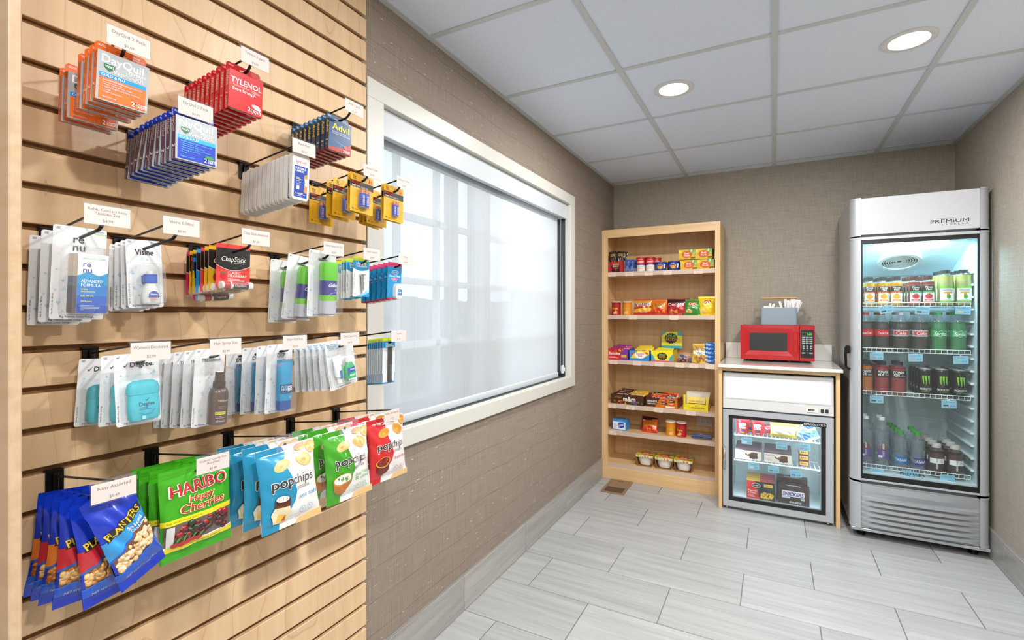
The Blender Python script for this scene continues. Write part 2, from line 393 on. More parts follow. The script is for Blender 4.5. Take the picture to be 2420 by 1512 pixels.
def shade_mat():
    m, nt, new, out = node_mat('shade_fabric')
    d = new('ShaderNodeBsdfDiffuse'); d.inputs[0].default_value = (.82, .84, .86, 1)
    t = new('ShaderNodeBsdfTranslucent'); t.inputs[0].default_value = (.86, .88, .9, 1)
    tr = new('ShaderNodeBsdfTransparent'); tr.inputs[0].default_value = (.95, .97, 1, 1)
    pos = new('ShaderNodeNewGeometry').outputs['Position']; mp = new('ShaderNodeMapping'); mp.inputs['Scale'].default_value = (1, 620, 1); L(nt, pos, mp.inputs[0])
    n = new('ShaderNodeTexNoise'); n.inputs['Scale'].default_value = 1; n.inputs['Detail'].default_value = 0; L(nt, mp.outputs[0], n.inputs['Vector'])
    mr = new('ShaderNodeMapRange'); mr.inputs[1].default_value = .3; mr.inputs[2].default_value = .7; mr.inputs[3].default_value = .40; mr.inputs[4].default_value = .50; L(nt, n.outputs['Fac'], mr.inputs[0])
    # a woven screen closes up when it is looked at aslant
    lw = new('ShaderNodeLayerWeight'); lw.inputs[0].default_value = .5
    op = new('ShaderNodeMapRange', interpolation_type='SMOOTHSTEP'); op.inputs[1].default_value = .62; op.inputs[2].default_value = .42; op.inputs[3].default_value = .12; op.inputs[4].default_value = 1; L(nt, lw.outputs['Facing'], op.inputs[0])
    fm = new('ShaderNodeMath', operation='MULTIPLY'); L(nt, mr.outputs[0], fm.inputs[0]); L(nt, op.outputs[0], fm.inputs[1])
    a = new('ShaderNodeMixShader'); a.inputs[0].default_value = .5; L(nt, d.outputs[0], a.inputs[1]); L(nt, t.outputs[0], a.inputs[2])
    b = new('ShaderNodeMixShader'); L(nt, fm.outputs[0], b.inputs[0]); L(nt, a.outputs[0], b.inputs[1]); L(nt, tr.outputs[0], b.inputs[2])
    L(nt, b.outputs[0], out.inputs[0])
shade_mat()
# ------------------------------------------------------------------ the room
YB, XR, HC, Y0 = 4.097, 2.2295, 2.385, -2.2
def sheet(name, *boxes, mat):
    mb = MB()
    for b in boxes: mb.box(*b)
    return struct(name, mb.mesh(name, MAT[mat], 0))
WY0, WY1, WZ0, WZ1 = 1.277, 3.038, .879, 2.021
wall_left = sheet('wall_left', (-.16, Y0, 0, 0, WY0, HC+.05), (-.16, WY1, 0, 0, YB, HC+.05), (-.16, WY0, 0, 0, WY1, WZ0), (-.16, WY0, WZ1, 0, WY1, HC+.05), mat='wallpaper_brown')
sheet('wall_back', (-.16, YB, 0, XR+.12, YB+.12, HC+.05), mat='wallpaper_linen')
sheet('wall_front', (-.16, Y0-.12, 0, XR+.12, Y0, HC+.05), mat='trim_white')
sheet('wall_right', (XR, Y0, 0, XR+.12, YB, HC+.05), mat='wallpaper_linen')
# ceiling: lay-in tiles between metal bars
ceil = sheet('ceiling', (-.16, Y0, HC+.02, XR+.12, YB, HC+.08), mat='ceiling_tile')
gx = [0, .5976, 1.2072, 1.8168, XR]; gy = [YB, 3.9843, 3.3747, 2.7651, 2.1554, 1.5458, .9362, .3266, -.283, -.8926, -1.5022, Y0]
_tc = {}
def boxmesh(name, dx, dy, dz, mat, bev=0, mn=None):
    k = (round(dx, 4), round(dy, 4), round(dz, 4), mat, bev)
    if k not in _tc: _tc[k] = (MB().bbox(0, 0, 0, dx, dy, dz, bev) if bev else MB().box(0, 0, 0, dx, dy, dz)).mesh(mn or name, MAT[mat], 0)
    return _tc[k]
for i in range(4):
    for j in range(len(gy)-1):
        obj('tile', boxmesh('tile', gx[i+1]-gx[i]-.003, gy[j]-gy[j+1]-.003, .016, 'ceiling_tile'), ceil, (gx[i]+.0015, gy[j+1]+.0015, HC+.002))
for x in gx[1:-1]: obj('grid_bar', boxmesh('grid_bar', .024, YB-Y0, .006, 'grid_metal'), ceil, (x-.012, Y0, HC-.003))
for y in gy[1:-1]: obj('grid_bar', boxmesh('grid_bar', XR, .024, .005, 'grid_metal'), ceil, (0, y-.012, HC-.002))
for a in ((0, Y0, .022, YB-Y0), (XR-.022, Y0, .022, YB-Y0)): obj('wall_angle', boxmesh('wall_angle', a[2], a[3], .006, 'grid_metal'), ceil, (a[0], a[1], HC-.004))
# floor: 60 x 30 cm tiles laid half-bond
fl = sheet('floor', (-.16, Y0-.12, -.08, XR+.12, YB+.12, -.006), mat='grout')
TY = 3.6033
for r in range(-2, 20):
    y1 = TY-(r)*.3013; y0 = y1-.3013
    x = (.168 if r % 2 == 0 else .4695)-.6025
    while x < XR:
        a, b = max(x, 0), min(x+.6025, XR); c, d = max(y0, Y0), min(y1, YB)
        if b-a > .02 and d-c > .02: obj('tile', boxmesh('tile', b-a-.004, d-c-.0035, .006, 'floor_tile', .0008), fl, (a+.002, c+.0017, -.006))
        x += .6025
# tiled skirting
for nm, x0, x1, off in (('baseboard_left', 0, .011, 3.587), ('baseboard_right', XR-.011, XR, 3.309)):
    bb = struct(nm, MB().box(x0 if x0 == 0 else x0+.004, Y0, 0, x1-.004 if x0 == 0 else x1, YB, .156).mesh(nm, MAT['grout'], 0))
    y = off+.6*1
    while y > Y0:
        b, a = min(y, YB), max(y-.6, Y0)
        if b-a > .01: obj('tile', boxmesh('tile', .007, b-a-.003, .150, 'skirting_tile', .0007), bb, (x1-.007 if x0 == 0 else x0, a+.0015, .003))
        y -= .6
# ------------------------------------------------------------------ window, shade and what lies outside
wt = MB(); T = .021
for b in ((WY0-.078, WZ1, WY1+.078, WZ1+.065), (WY0-.078, WZ0-.065, WY1+.078, WZ0), (WY0-.078, WZ0, WY0, WZ1), (WY1, WZ0, WY1+.078, WZ1)): wt.bbox(0, b[0], b[1], T, b[2], b[3], .0015)
win = struct('window_1', wt.mesh('window_casing', MAT['trim_white'], .5))
for nm, mt, xa, xb in (('reveal', 'trim_white', -.018, .004), ('frame_channel', 'dark_frame', -.155, -.018)):
    rv = MB()
    for b in ((xa, WY0-.012, WZ0-.012, xb, WY0+.001, WZ1+.012), (xa, WY1-.001, WZ0-.012, xb, WY1+.012, WZ1+.012), (xa, WY0, WZ0-.012, xb, WY1, WZ0+.001), (xa, WY0, WZ1-.001, xb, WY1, WZ1+.012)): rv.box(*b)
    obj(nm, rv.mesh(nm, MAT[mt], 0), win)
fr = MB(); X0, X1 = -.15, -.12
for y0, y1 in ((WY0, WY0+.06), (WY1-.075, WY1), (1.858, 1.933), (2.055, 2.122), (2.155, 2.231)): fr.box(X0, y0, WZ0, X1, y1, WZ1)
for z0, z1 in ((WZ0, WZ0+.06), (WZ1-.075, WZ1)): fr.box(X0, WY0, z0, X1, WY1, z1)
obj('window_frame', fr.mesh('window_frame', MAT['dark_frame'], 0), win)
for y in (1.515, 1.78, 2.52, 2.76): obj('muntin', MB().box(X0+.004, y-.014, WZ0, X1-.004, y+.014, WZ1).mesh('muntin', MAT['trim_white'], 0), win)
for z in (1.17, 1.436, 1.70): obj('muntin', MB().box(X0+.004, WY0, z-.014, X1-.004, WY1, z+.014).mesh('muntin', MAT['trim_white'], 0), win)
obj('pane', MB().box(-.138, WY0, WZ0, -.134, WY1, WZ1).mesh('pane', MAT['glass_window'], 0), win)
sh = thing('roller_shade', 'white translucent roller shade pulled down over the wide window', 'window shade', (0, 0, 0))
obj('fabric', MB().box(-.0505, WY0+.004, .9, -.0497, 2.977, 2.012).mesh('shade_fabric', MAT['shade_fabric'], 0), sh)
pbr('valance', 'c3c8cd', .45)
obj('valance', MB().bbox(-.03, WY0+.003, 1.924, -.004, WY1-.003, WZ1-.0015, .002).mesh('valance', MAT['valance'], .5), sh)
obj('hem_bar', MB().prism(rrect(.016, .034, .006, 3, -.050, .897), WY0+.006, 2.975, (1, 1, 1), 'y').mesh('hem_bar', MAT['valance'], .7), sh)
obj('clutch', MB().prism(circ(-.042, 1.945, .026, 20), 2.985, 3.005, (1, 1, 1), 'y').mesh('clutch', MAT['white_plastic'], .7), sh)
ch = MB(); z = 1.94; N_ = 0
while z > .92:
    for yy, xx in ((2.99, -.034), (3.004+.026*(1.94-z)/1.0, -.03)): ch.bbox(xx-.0017, yy-.0017, z-.0017, xx+.0017, yy+.0017, z+.0017, .0008)
    z -= .0045
obj('bead_chain', ch.mesh('bead_chain', MAT['white_plastic'], 0), sh)
obj('chain_tensioner', MB().bbox(-.04, 3.010, .90, -.022, 3.034, .955, .004).bbox(-.022, 3.014, .915, -.016, 3.03, .94, .002).mesh('tensioner', MAT['white_plastic'], .5), sh)
struct('ground_outside', MB().box(-40, -30, -.4, -.17, 40, -.3).mesh('ground', MAT['soil'], 0))
hm = MB(); rnd = random.Random(3); n = 120; V = []
for i in range(n+1):
    y = -14+42*i/n
    for k, (dx, z) in enumerate(((.7, -.3), (.75, .7), (.45, 1.52), (0, 1.62), (-.6, 1.45), (-.8, -.3))): V.append((-6+dx+rnd.uniform(-.12, .12), y, z+(rnd.uniform(-.06, .06) if z > 0 else 0)))
hm.add(V, [(i*6+k, i*6+k+1, i*6+k+7, i*6+k+6) for i in range(n) for k in range(5)])
tag(obj('hedge', hm.mesh('hedge', MAT['leaves'], 0)), 'dark clipped hedge outside, dimly seen through the white shade', 'hedge')
# ------------------------------------------------------------------ recessed ceiling lamps; the last two rows are unseen, added as fill light
ringm = MB().lathe([(.064, .0), (.068, -.004), (.085, -.006), (.092, -.003), (.092, .002), (.066, .002)], 40).mesh('trim_ring', MAT['white_plastic'], .6)
lensm = MB().lathe([(.065, -.001), (.060, -.0032), (.03, -.0046), (0, -.005)], 32).mesh('lens', MAT['lamp_lens'], .9)
for i, (x, y, lb) in enumerate(((.777, 2.455, 'round recessed ceiling lamp nearer the window wall'), (1.677, 2.455, 'round recessed ceiling lamp above the tall cooler side'), (.777, 1.23, 'recessed ceiling lamp above the slat wall display'), (1.677, 1.23, 'recessed ceiling lamp over the aisle beside the blank wall'), (.777, 0, 'unseen ceiling lamp added for fill, near end, display side'), (1.677, 0, 'unseen ceiling lamp added for fill, near end, blank wall side'), (.777, -1.23, 'unseen ceiling lamp added for fill, farthest from the coolers, display side'), (1.677, -1.23, 'unseen ceiling lamp added for fill, farthest from the coolers, blank wall side'))):
    t = thing('ceiling_lamp', lb, 'ceiling lamp', (x, y, HC), group='recessed ceiling lamps')
    obj('trim_ring', ringm, t); obj('lens', lensm, t)
    la = bpy.data.lights.new('lamp_light', 'AREA'); la.shape = 'DISK'; la.size = .12; la.energy = LAMP_W[(x, y)]; la.color = LAMP_C
    lo = bpy.data.objects.new('lamp_light', la); COL.objects.link(lo); lo.parent = t; lo.location = (0, 0, -.012)
# ================================================================== slat wall
def loft(mb, rings, n=20, mi=0, cap=True):
    """rings: (rx, ry, z, colour of the band up to the next ring[, cx, cy])"""
    R = []
    for q in rings:
        cx, cy = (q[4], q[5]) if len(q) > 4 else (0, 0)
        R.append([(cx+q[0]*math.cos(2*PI*i/n), cy+q[1]*math.sin(2*PI*i/n), q[2]) for i in range(n)])
    for j in range(len(R)-1): mb.add(R[j]+R[j+1], [(i, (i+1) % n, n+(i+1) % n, n+i) for i in range(n)], rings[j][3], mi)
    if cap:
        mb.add(R[0], [tuple(range(n))[::-1]], rings[0][3], mi); mb.add(R[-1], [tuple(range(n))], rings[-1][3], mi)
    return mb
PF = .02
sw = thing('slatwall', 'maple slatwall panel with dark grooves carrying the hanging goods', 'slatwall', (0, 0, 0))
obj('backing', MB().box(.001, .30, .17, .007, 1.187, HC-.005).mesh('backing', MAT['groove_board'], 0), sw)
G0, GP, GH = 2.2795, .0741, .0125
for k in range(-2, 29):
    z1, z0 = G0-k*GP-GH, G0-(k+1)*GP
    if k == -2: z1 = HC-.005; z0 = G0+GP
    elif z0 < .17: break
    L_ = 1.195-.30; key = 'slat%d' % (k == -2)
    if key not in _tc: _tc[key] = MB().bbox(0, 0, 0, PF-.007, L_, z1-z0, .0012).mesh('slat', MAT['maple_slat'], .4)
    obj('slat', _tc[key], sw, (.007, .30, z0))
obj('side_board', MB().bbox(.0, .285, .0, .213, .30, HC-.005, .002).mesh('side_board', MAT['maple_board'], .4), sw)
# ------------------------------------------------------------------ hooks with price tags
brm = MB().bbox(.0205, -.0135, -.036, .0245, .0135, .004, .0012).bbox(.012, -.0135, .004, .0245, .0135, .0075, .0008).bbox(.0245, -.004, -.036, .031, .004, .002, .0015).mesh('bracket', MAT['black_metal'], .5)
pegm = MB().tube([(.026, 0, -.034), (.12, 0, -.0234), (.205, 0, -.0134), (.216, 0, -.0115), (.224, 0, -.006), (.232, 0, .004)], .0029, 8).mesh('peg', MAT['black_metal'], .8)
wirem = MB().tube([(.026, 0, -.004), (.235, 0, .0215), (.2415, 0, .0222)], .0021, 8).mesh('tag_wire', MAT['black_metal'], .8)
def holder():
    mb = MB(); w = .0645
    mb.box(.2435, -w/2, -.008, .2441, w/2, .0255); mb.box(.2462, -w/2, -.008, .2466, w/2, .0225)
    mb.box(.2435, -w/2, -.0095, .2466, w/2, -.008); mb.tube([(.2415, -w/2, .0255), (.2415, w/2, .0255)], .0026, 8)
    return mb.mesh('tag_holder', MAT['tag_clear'], .6)
holdm = holder()
def price_card(lines, price):
    a = Art(); w, h = 62.5, 31; a.rect(0, 0, w, h, 'e6d3c6')
    hs = 5.4 if len(lines) == 1 else 4.6; y = h-11 if len(lines) == 1 else h-9
    for s in lines: a.text(s, w/2, y, hs, '6f6a68', 'C', wm=54, bold=.012); y -= hs*1.35
    a.text(price, w/2, 4.6, 4.4, '7a7572', 'C', bold=.012)
    return MB().art(a, lambda x, y, o: (.2448+o, -w/2000+x, -.0076+y)).mesh('price_card', MAT['paper'], 0)
HK = {}
def hook(key, Y, Z, desc, lines=None, price=None):
    t = thing('display_hook', 'black wire display hook holding '+desc, 'hook', (0, Y, Z), group='display hooks on the slat wall')
    obj('bracket', brm, t); obj('peg', pegm, t); obj('tag_wire', wirem, t); hd = obj('tag_holder', holdm, t)
    if lines: obj('price_card', price_card(lines, price), hd)
    HK[key] = (Y, Z)
R1, R1b, R2, R3, R4, R5 = 1.824, 1.750, 1.675, 1.452, 1.228, 1.004
hook('day', .423, R1b, 'the orange cold medicine boxes', ['DayQuil 2 Pack'], '$1.69')
hook('tyl', .65, R1, 'the red pain reliever boxes', ['Tylenol 2 pack'], '$1.69')
hook('nyq', .531, R2, 'the dark blue night medicine boxes', ['NyQuil 2 Pack'], '$1.69')
hook('adv', .925, R1, 'the navy pain reliever boxes', ['Advil 2 pack'], '$1.69')
hook('band', .771, R2, 'the white bandage cases', ['Band Aids'], '$2.99')
hook('aa', .988, R2, 'the larger yellow battery cards', ['Battery 2 AA'], '$3.99')
hook('aaa', 1.118, R2, 'the smaller yellow battery cards', ['Battery 2 AAA'], '$4.99')
hook('renu', .393, R3, 'the contact lens solution packs', ['ReNu Contact Lens', 'Solution 2oz'], '$4.99')
hook('vis', .506, R3, 'the eye drop packs', ['Visine 0.28oz'], '$3.99')
hook('chap', .652, R3, 'the lip balm cards', ['Chap Stick Assorted'], '$1.69')
hook('gil', .858, R3, 'the shaving gel packs', ['Gillette Shaving Gel 2.5oz'], '$2.49')
hook('clip', .988, R3, 'the nail clipper cards', ['Nail Clippers'], '$2.99')
hook('floss', 1.125, R3, 'the dental floss cards', ['Floss'], '$2.99')
hook('deg', .456, R4, 'the turquoise deodorant packs', ["Women's Deodorant"], '$2.99')
hook('spr', .588, R4, 'the brown hair spray packs', ['Hair Spray 2oz'], '$2.99')
hook('gel', .747, R4, 'the blue hair gel packs', ['Hair Gel 2oz'], '$3.69')
hook('oral', .910, R4, 'the travel oral care kits', ['Oral Care Kit'], '$4.99')
hook('comb', 1.095, R4, 'the black comb cards', ['Comb'], '$1.49')
hook('nuts', .402, R5, 'the blue nut bags', ['Nuts Assorted'], '$1.49')
hook('gum', .563, R5, 'the green gummy candy bags', ['Gummy Candy 5oz', 'Assorted'], '$3.49')
hook('blue', .731, R5, 'the blue and white chip bags')
hook('grn', .906, R5, 'the green and white chip bags')
hook('red', 1.066, R5, 'the red and white chip bags', ['Popchips 0.8oz Assorted'], '$1.79')
def hang(key, specs, items, descs, group):
    """items: (X, pitch, roll, yaw, dz); specs and descs may be lists, one per item"""
    Y, Z = HK[key]; n = len(items)
    for i, it in enumerate(items):
        X, pi_, ro, ya, dz = (list(it)+[0]*5)[:5]
        sp = specs[i] if isinstance(specs, list) else specs; d = descs[i] if isinstance(descs, list) else descs
        z = Z-.034+.0206*(X-.026)/.179+.003+dz
        make(sp, d+', '+place(i, n), (X, Y, z), (pi_, ro, PI/2+ya), group)
# ------------------------------------------------------------------ medicine boxes
def medbox(cat, fa, sa, cf, cs, ch, hd, ba):
    w, h, d = .075, .079, .0128
    mb = MB().box(-w/2, -d, -.006-h, w/2, -.0008, -.006, cf, fc={'x0': H(cs), 'x1': H(cs), 'z0': H(cs), 'z1': H(ch), 'y1': H(ch)})
    mb.art(fa, front(-w/2, -d, -.006-h)); mb.art(sa, lside(-w/2, -.0008, -.006-h)); mb.art(ba, under(-w/2, -.0008, -.006-h))
    c = mb.mesh('carton', MAT['gloss'], 0)
    hm = MB().prism([(-w/2, -.02), (w/2, -.02), (w/2, .006), (w/2-.004, .010), (-w/2+.004, .010), (-w/2, .006)], -.0008, 0, ch, 'y', [rrect(.018, .0056, .0027, 3)])
    hm.art(hd, front(-w/2, -.0008, 0))
    return ('medicine_box', cat, [('carton', c), ('hang_flap', hm.mesh('hang_flap', MAT['gloss'], 0))])
def quil(name, low, strip, side, pill, bullets, last, tone):
    a = Art(); a.rect(0, 0, 75, 79, 'a9aeb3')
    a.rect(3.5, 2, 71.5, 43, low); a.rect(3.5, 38, 71.5, 45, strip)
    a.text(name, 6, 62, 12.5, 'f6f6f4', w=60, bold=.02); a.text('SEVERE+', 44, 55.5, 4.3, 'f6f6f4', w=26, bold=.02)
    a.poly([(9, 60), (25, 60), (24.5, 54), (17, 48.5), (9.5, 54)], '1f6b43'); a.text('VICKS', 17, 54.5, 3.3, 'ffffff', 'C', bold=.02)
    a.text('Vapo', 22, 47.5, 6.8, 'f6f6f4', w=21, bold=.02); a.text('COOL', 44, 47.5, 6.8, 'f6f6f4', w=24)
    a.text('COLD & FLU', 6, 39.7, 3.6, 'ffffff', w=33, bold=.02)
    a.text('Acetaminophen,', 8, 33, 3.4, tone, bold=.015); a.text('Phenylephrine HCl', 41, 33, 2.2, tone); a.text('Dextromethorphan HBr', 8, 29.6, 2.0, tone)
    for i, s in enumerate(bullets): a.text('\u2022 '+s, 8, 25.8-4.0*i, 2.5, tone, bold=.008)
    a.text(last, 8, 5.6, 2.6, tone, bold=.01)
    a.ell(60, 15, 9, 3.5, pill, 18); a.text('2', 50, 4.5, 8, 'ffffff', bold=.03); a.text('COATED', 57, 8.2, 3, 'ffffff', bold=.03); a.text('CAPLETS', 57, 4.4, 3, 'ffffff', bold=.03)
    s = Art(); s.text(name, 3, 76, 6, 'c9bba8' if side != 'd9652a' else '9b5a32', rot=-PI/2, w=26, bold=.02); s.text('2', 3, 26, 8, 'f0d9c0', rot=-PI/2, bold=.03); s.text('CAPLETS', 3, 18, 3, 'f0d9c0', rot=-PI/2)
    b = Art(); b.barcode(8, 2, 30, 10, 3); b.rect(38, 2.5, 70, 9.5, 'cfcbc6')
    h = Art(); h.lines(4, 16, 5.5, 2, 2, .8, 'e8dcd0', 2); h.text('Handy', 54, 3.4, 3.2, 'eef3f6', bold=.02); h.text('Solutions', 54, -.4, 3.2, 'eef3f6', bold=.02)
    return a, s, b, h
a, s, b, h = quil('DayQuil', 'e8732f', '1494d8', 'd9652a', 'd96a3a', ['Minor Aches & Pains, Fever', 'Nasal Congestion & Sinus Pressure', 'Cough', 'Chest Congestion'], 'Non-Drowsy', 'b9d7ea')
S_DAY = medbox('medicine', a, s, 'a9aeb3', 'd9652a', 'e06a2a', h, b)
a, s, b, h = quil('NyQuil', '1238b4', '12a7e6', '46304a', '2e8a55', ['Minor Aches & Pains, Fever', 'Nasal Congestion & Sinus Pressure', 'Sneezing, Runny Nose', 'Cough'], 'Nighttime Relief', '4fc3f2')
S_NYQ = medbox('medicine', a, s, 'a9aeb3', '46304a', '1733a0', h, b)
a = Art(); a.rect(0, 0, 75, 79, 'c8151f'); a.text('TYLENOL', 37.5, 53, 11, 'efe9e6', 'C', w=68, bold=.03); a.text('Acetaminophen', 8, 47.5, 4.2, 'e9b9b4', w=36, bold=.01); a.lines(48, 70, 49.5, 2.2, 3, .9, 'e9b9b4')
a.text('Extra Strength', 8, 38.5, 6.2, 'f6efec', w=50, bold=.02); a.ell(60, 19, 9.5, 3.6, 'f3eeea', 18); a.ell(64, 15.8, 8.5, 3.2, 'e6ded9', 18)
a.text('2', 42, 5.5, 8.5, 'ffffff', bold=.03); a.text('CAPLETS', 49, 5.5, 5.5, 'ffffff', w=23, bold=.03); a.lines(49, 68, 3, 1, 1, .9, 'f0c0bb')
s = Art(); s.text('TYLENOL', 3.2, 76, 6.2, 'e6c9b4', rot=-PI/2, w=33, bold=.03); s.text('2', 3.2, 30, 7, 'e6c9b4', rot=-PI/2, bold=.02); s.text('CAPLETS', 3.2, 22, 4.5, 'e6c9b4', rot=-PI/2, bold=.02)
b = Art(); b.barcode(8, 2, 34, 10.5, 5); b.rect(38, 2.5, 70, 9.5, 'cfc3be'); h = Art(); h.lines(4, 16, 5.5, 2, 2, .8, 'e8c8c4', 2)
S_TYL = medbox('medicine', a, s, 'c8151f', 'b81820', 'c8151f', h, b)
a = Art(); a.rect(0, 0, 75, 79, '0f4374'); a.poly([(0, 10)]+[(75*i/16, 7+24*(i/16)**3) for i in range(17)]+[(75, 0), (0, 0)], 'c6282c')
a.poly([(0, 0)]+[(75*i/12, 7+8*math.sin(PI*.45*i/12)) for i in range(13)]+[(75, 0)], 'a81c22')
for i in range(7): a.line([(4+i*9, 30-i*1.5), (56, 17)], .35, '6fb0d8')
a.text('Advil', 10, 55, 15, 'f4e32a', w=56, bold=.035); a.text('Ibuprofen Tablets, 200 mg', 10, 48, 3, 'dbe7ef', w=46); a.text('Pain Reliever/Fever Reducer (NSAID)', 10, 43.5, 3, 'dbe7ef', w=60)
a.ell(55, 17, 5.5, 4.5, 'e8703c', 16); a.ell(55, 17, 4.6, 3.6, 'b8402a', 16); a.text('2', 48, 3.2, 7, 'ffffff', bold=.03); a.text('COATED', 54, 6.6, 3, 'ffffff', bold=.02); a.text('TABLETS', 54, 3, 3, 'ffffff', bold=.02)
s = Art(); s.text('Advil', 3, 76, 7.5, 'd8b43a', rot=-PI/2, w=32, bold=.03); s.text('2', 3, 26, 7, 'd9d2c8', rot=-PI/2, bold=.02); s.lines(2, 8, 14, 2, 2, .6, 'cfc8be')
b = Art(); b.barcode(8, 2, 34, 10.5, 9); b.rect(38, 2.5, 70, 9.5, 'b9b5b2'); h = Art(); h.lines(4, 16, 5.5, 2, 2, .8, 'dfe8ee', 2); h.text('Handy', 54, 3.4, 3.2, 'eef3f6', bold=.02); h.text('Solutions', 54, -.4, 3.2, 'eef3f6', bold=.02)
S_ADV = medbox('medicine', a, s, '0f4374', '2b2a30', '1d567f', h, b)
hang('day', S_DAY, [(.218, .12), (.201, .12), (.184, .11), (.161, .10), (.112, .08), (.090, .08)], 'orange and silver cold medicine box', 'orange cold medicine boxes')
hang('tyl', S_TYL, [(x, .07+.004*i) for i, x in enumerate((.205, .187, .170, .153, .136, .119, .102, .086, .070, .054))], 'glossy red pain reliever box', 'red pain reliever boxes')
hang('nyq', S_NYQ, [(.236, .02), (.219, .05), (.203, .06), (.187, .08, .02), (.172, .10, .05), (.157, .14, .03), (.141, .17, .06), (.123, .17, .07), (.103, .13, .05), (.080, .10, .03)], 'dark blue and silver night medicine box', 'blue night medicine boxes')
hang('adv', S_ADV, [(x, .05) for x in (.183, .166, .149, .132, .115, .098, .081, .065, .049)], 'navy box of yellow lettered pain reliever', 'navy pain reliever boxes')
# ------------------------------------------------------------------ bandage cases
def bandage():
    w, h, d = .046, .106, .011
    mb = MB()
    for y0, y1, k in ((-d, -.006, .0), (-.006, -.0052, -.0012), (-.0052, 0, .0)): mb.prism(rrect(w+2*k, h+2*k, .008, 4, 0, -h/2+.004), y0, y1, 'eceae6', 'y')
    mb.prism([(-.012, .002), (.012, .002), (.010, .010), (-.010, .010)], -.004, -.002, 'eceae6', 'y', [rrect(.009, .004, .0018, 3, 0, .005)])
    body = mb.mesh('case', MAT['soft_plastic'], .5)
    a = Art(); a.poly([(x, y) for x, y in rrect(35, 92, 3, 3, 17.5, 46)], 'f4f2ee'); a.rect(0, 2, 35, 74, '1a3f9e'); a.text('BAND-AID', 17.5, 80, 6.2, 'd0322b', 'C', w=29, bold=.02); a.lines(5, 30, 77, 1, 1, .8, 'd99a90')
    a.text('FLEXIBLE', 2.5, 66, 5, 'eef2fa', w=28, bold=.02); a.text('FABRIC', 2.5, 59.5, 5, 'eef2fa', w=23, bold=.02)
    a.poly([(35, 58), (27, 55), (25, 48), (28, 40), (27, 30), (25, 17), (29, 14), (35, 14)], 'b98a68'); a.poly([(35, 47), (28, 47), (28.5, 31), (35, 30)], 'e7dfd4'); a.lines(4, 18, 46, 3, 2, 1.4, 'd8d84a'); a.lines(4, 19, 39, 3.2, 4, .9, 'b8c6e6'); a.rect(6, 20, 13.5, 28, 'f2f2f2'); a.text('8', 4, 9, 3.8, 'ffffff', bold=.03); a.lines(9, 31, 11, 2.4, 2, 1.2, 'dfe6f6'); a.lines(4, 28, 5, 2, 1, .9, 'b8c6e6')
    return ('bandage_case', 'bandages', [('case', body), ('front_label', MB().art(a, front(-.0175, -d, -.098)).mesh('front_label', MAT['gloss'], 0))])
S_BAND = bandage()
hang('band', S_BAND, [(x+.006, .05+.004*i) for i, x in enumerate((.219, .199, .185, .170, .154, .138, .123, .107, .091, .076, .060, .045))], 'white plastic bandage case', 'white bandage cases')
# ------------------------------------------------------------------ cards with a clear blister
def dome(w, h, d, r, cx, cz, tap=.004, y0=-.0006):
    mb = MB(); A = rrect(w, h, r, 4, cx, cz); B = rrect(w-2*tap, h-2*tap, max(r-tap*.5, .001), 4, cx, cz); C = rrect(w+.005, h+.005, r+.0025, 4, cx, cz); n = len(A)
    mb.add([(x, y0-.0002, z) for x, z in C]+[(x, y0-.0002, z) for x, z in A], [(i, (i+1) % n, n+(i+1) % n, n+i) for i in range(n)])
    mb.add([(x, y0-.0002, z) for x, z in A]+[(x, y0-d, z) for x, z in B], [(i, (i+1) % n, n+(i+1) % n, n+i) for i in range(n)])
    mb.add([(x, y0-d, z) for x, z in B], [tuple(range(n))])
    return mb.mesh('blister', MAT['blister'], .7)
def card(w, h, top, art, col='e7e8ea', r=.004, slot=(.017, .0048), back=None):
    mb = MB().prism(rrect(w, h, r, 3, 0, top-h/2), -.0007, 0, col, 'y', [rrect(slot[0], slot[1], slot[1]*.48, 3)], back=back)
    mb.art(art, front(-w/2, -.0007, top-h)); return mb.mesh('backing_card', MAT['print'], 0)
def handy(w, h, side, brand=None, bh=0, foot='Big Names. Little Things.'):
    """the pale grey travel-size card with blue triangles"""
    a = Art(); a.rect(1, 1, w-1, h-1, 'e4e6e9'); r = random.Random(int(w*h))
    for i in range(26):
        x, y = r.uniform(3, w-9), r.uniform(10, h*.72); k = r.uniform(4, 8); a.poly([(x, y), (x+k, y), (x+k/2, y+k*(.9 if i % 2 else -.9))], r.choice(('b9d3e2', 'cddfe9', 'a9c8db', 'd8dfe4')), dn=.15)
    a.text(foot, w/2, 3, 3.3, '3a4fa0', 'C', wm=w-10, bold=.012); a.text(side, 4, 9, 2.3, '4a4a50', rot=PI/2)
    a.lines(4, 12, h-4, 2, 2, .8, '6a6a6e', 4); a.text('Handy', w-18, h-5.6, 3.4, '3fa3d8', w=14, bold=.02); a.text('Solutions', w-18, h-9.6, 3.2, 'b5cc35', w=16, bold=.02)
    if brand: a.text(brand, w/2, h-24, bh, '3b3b40', 'C', wm=w-16, bold=.02)
    return a
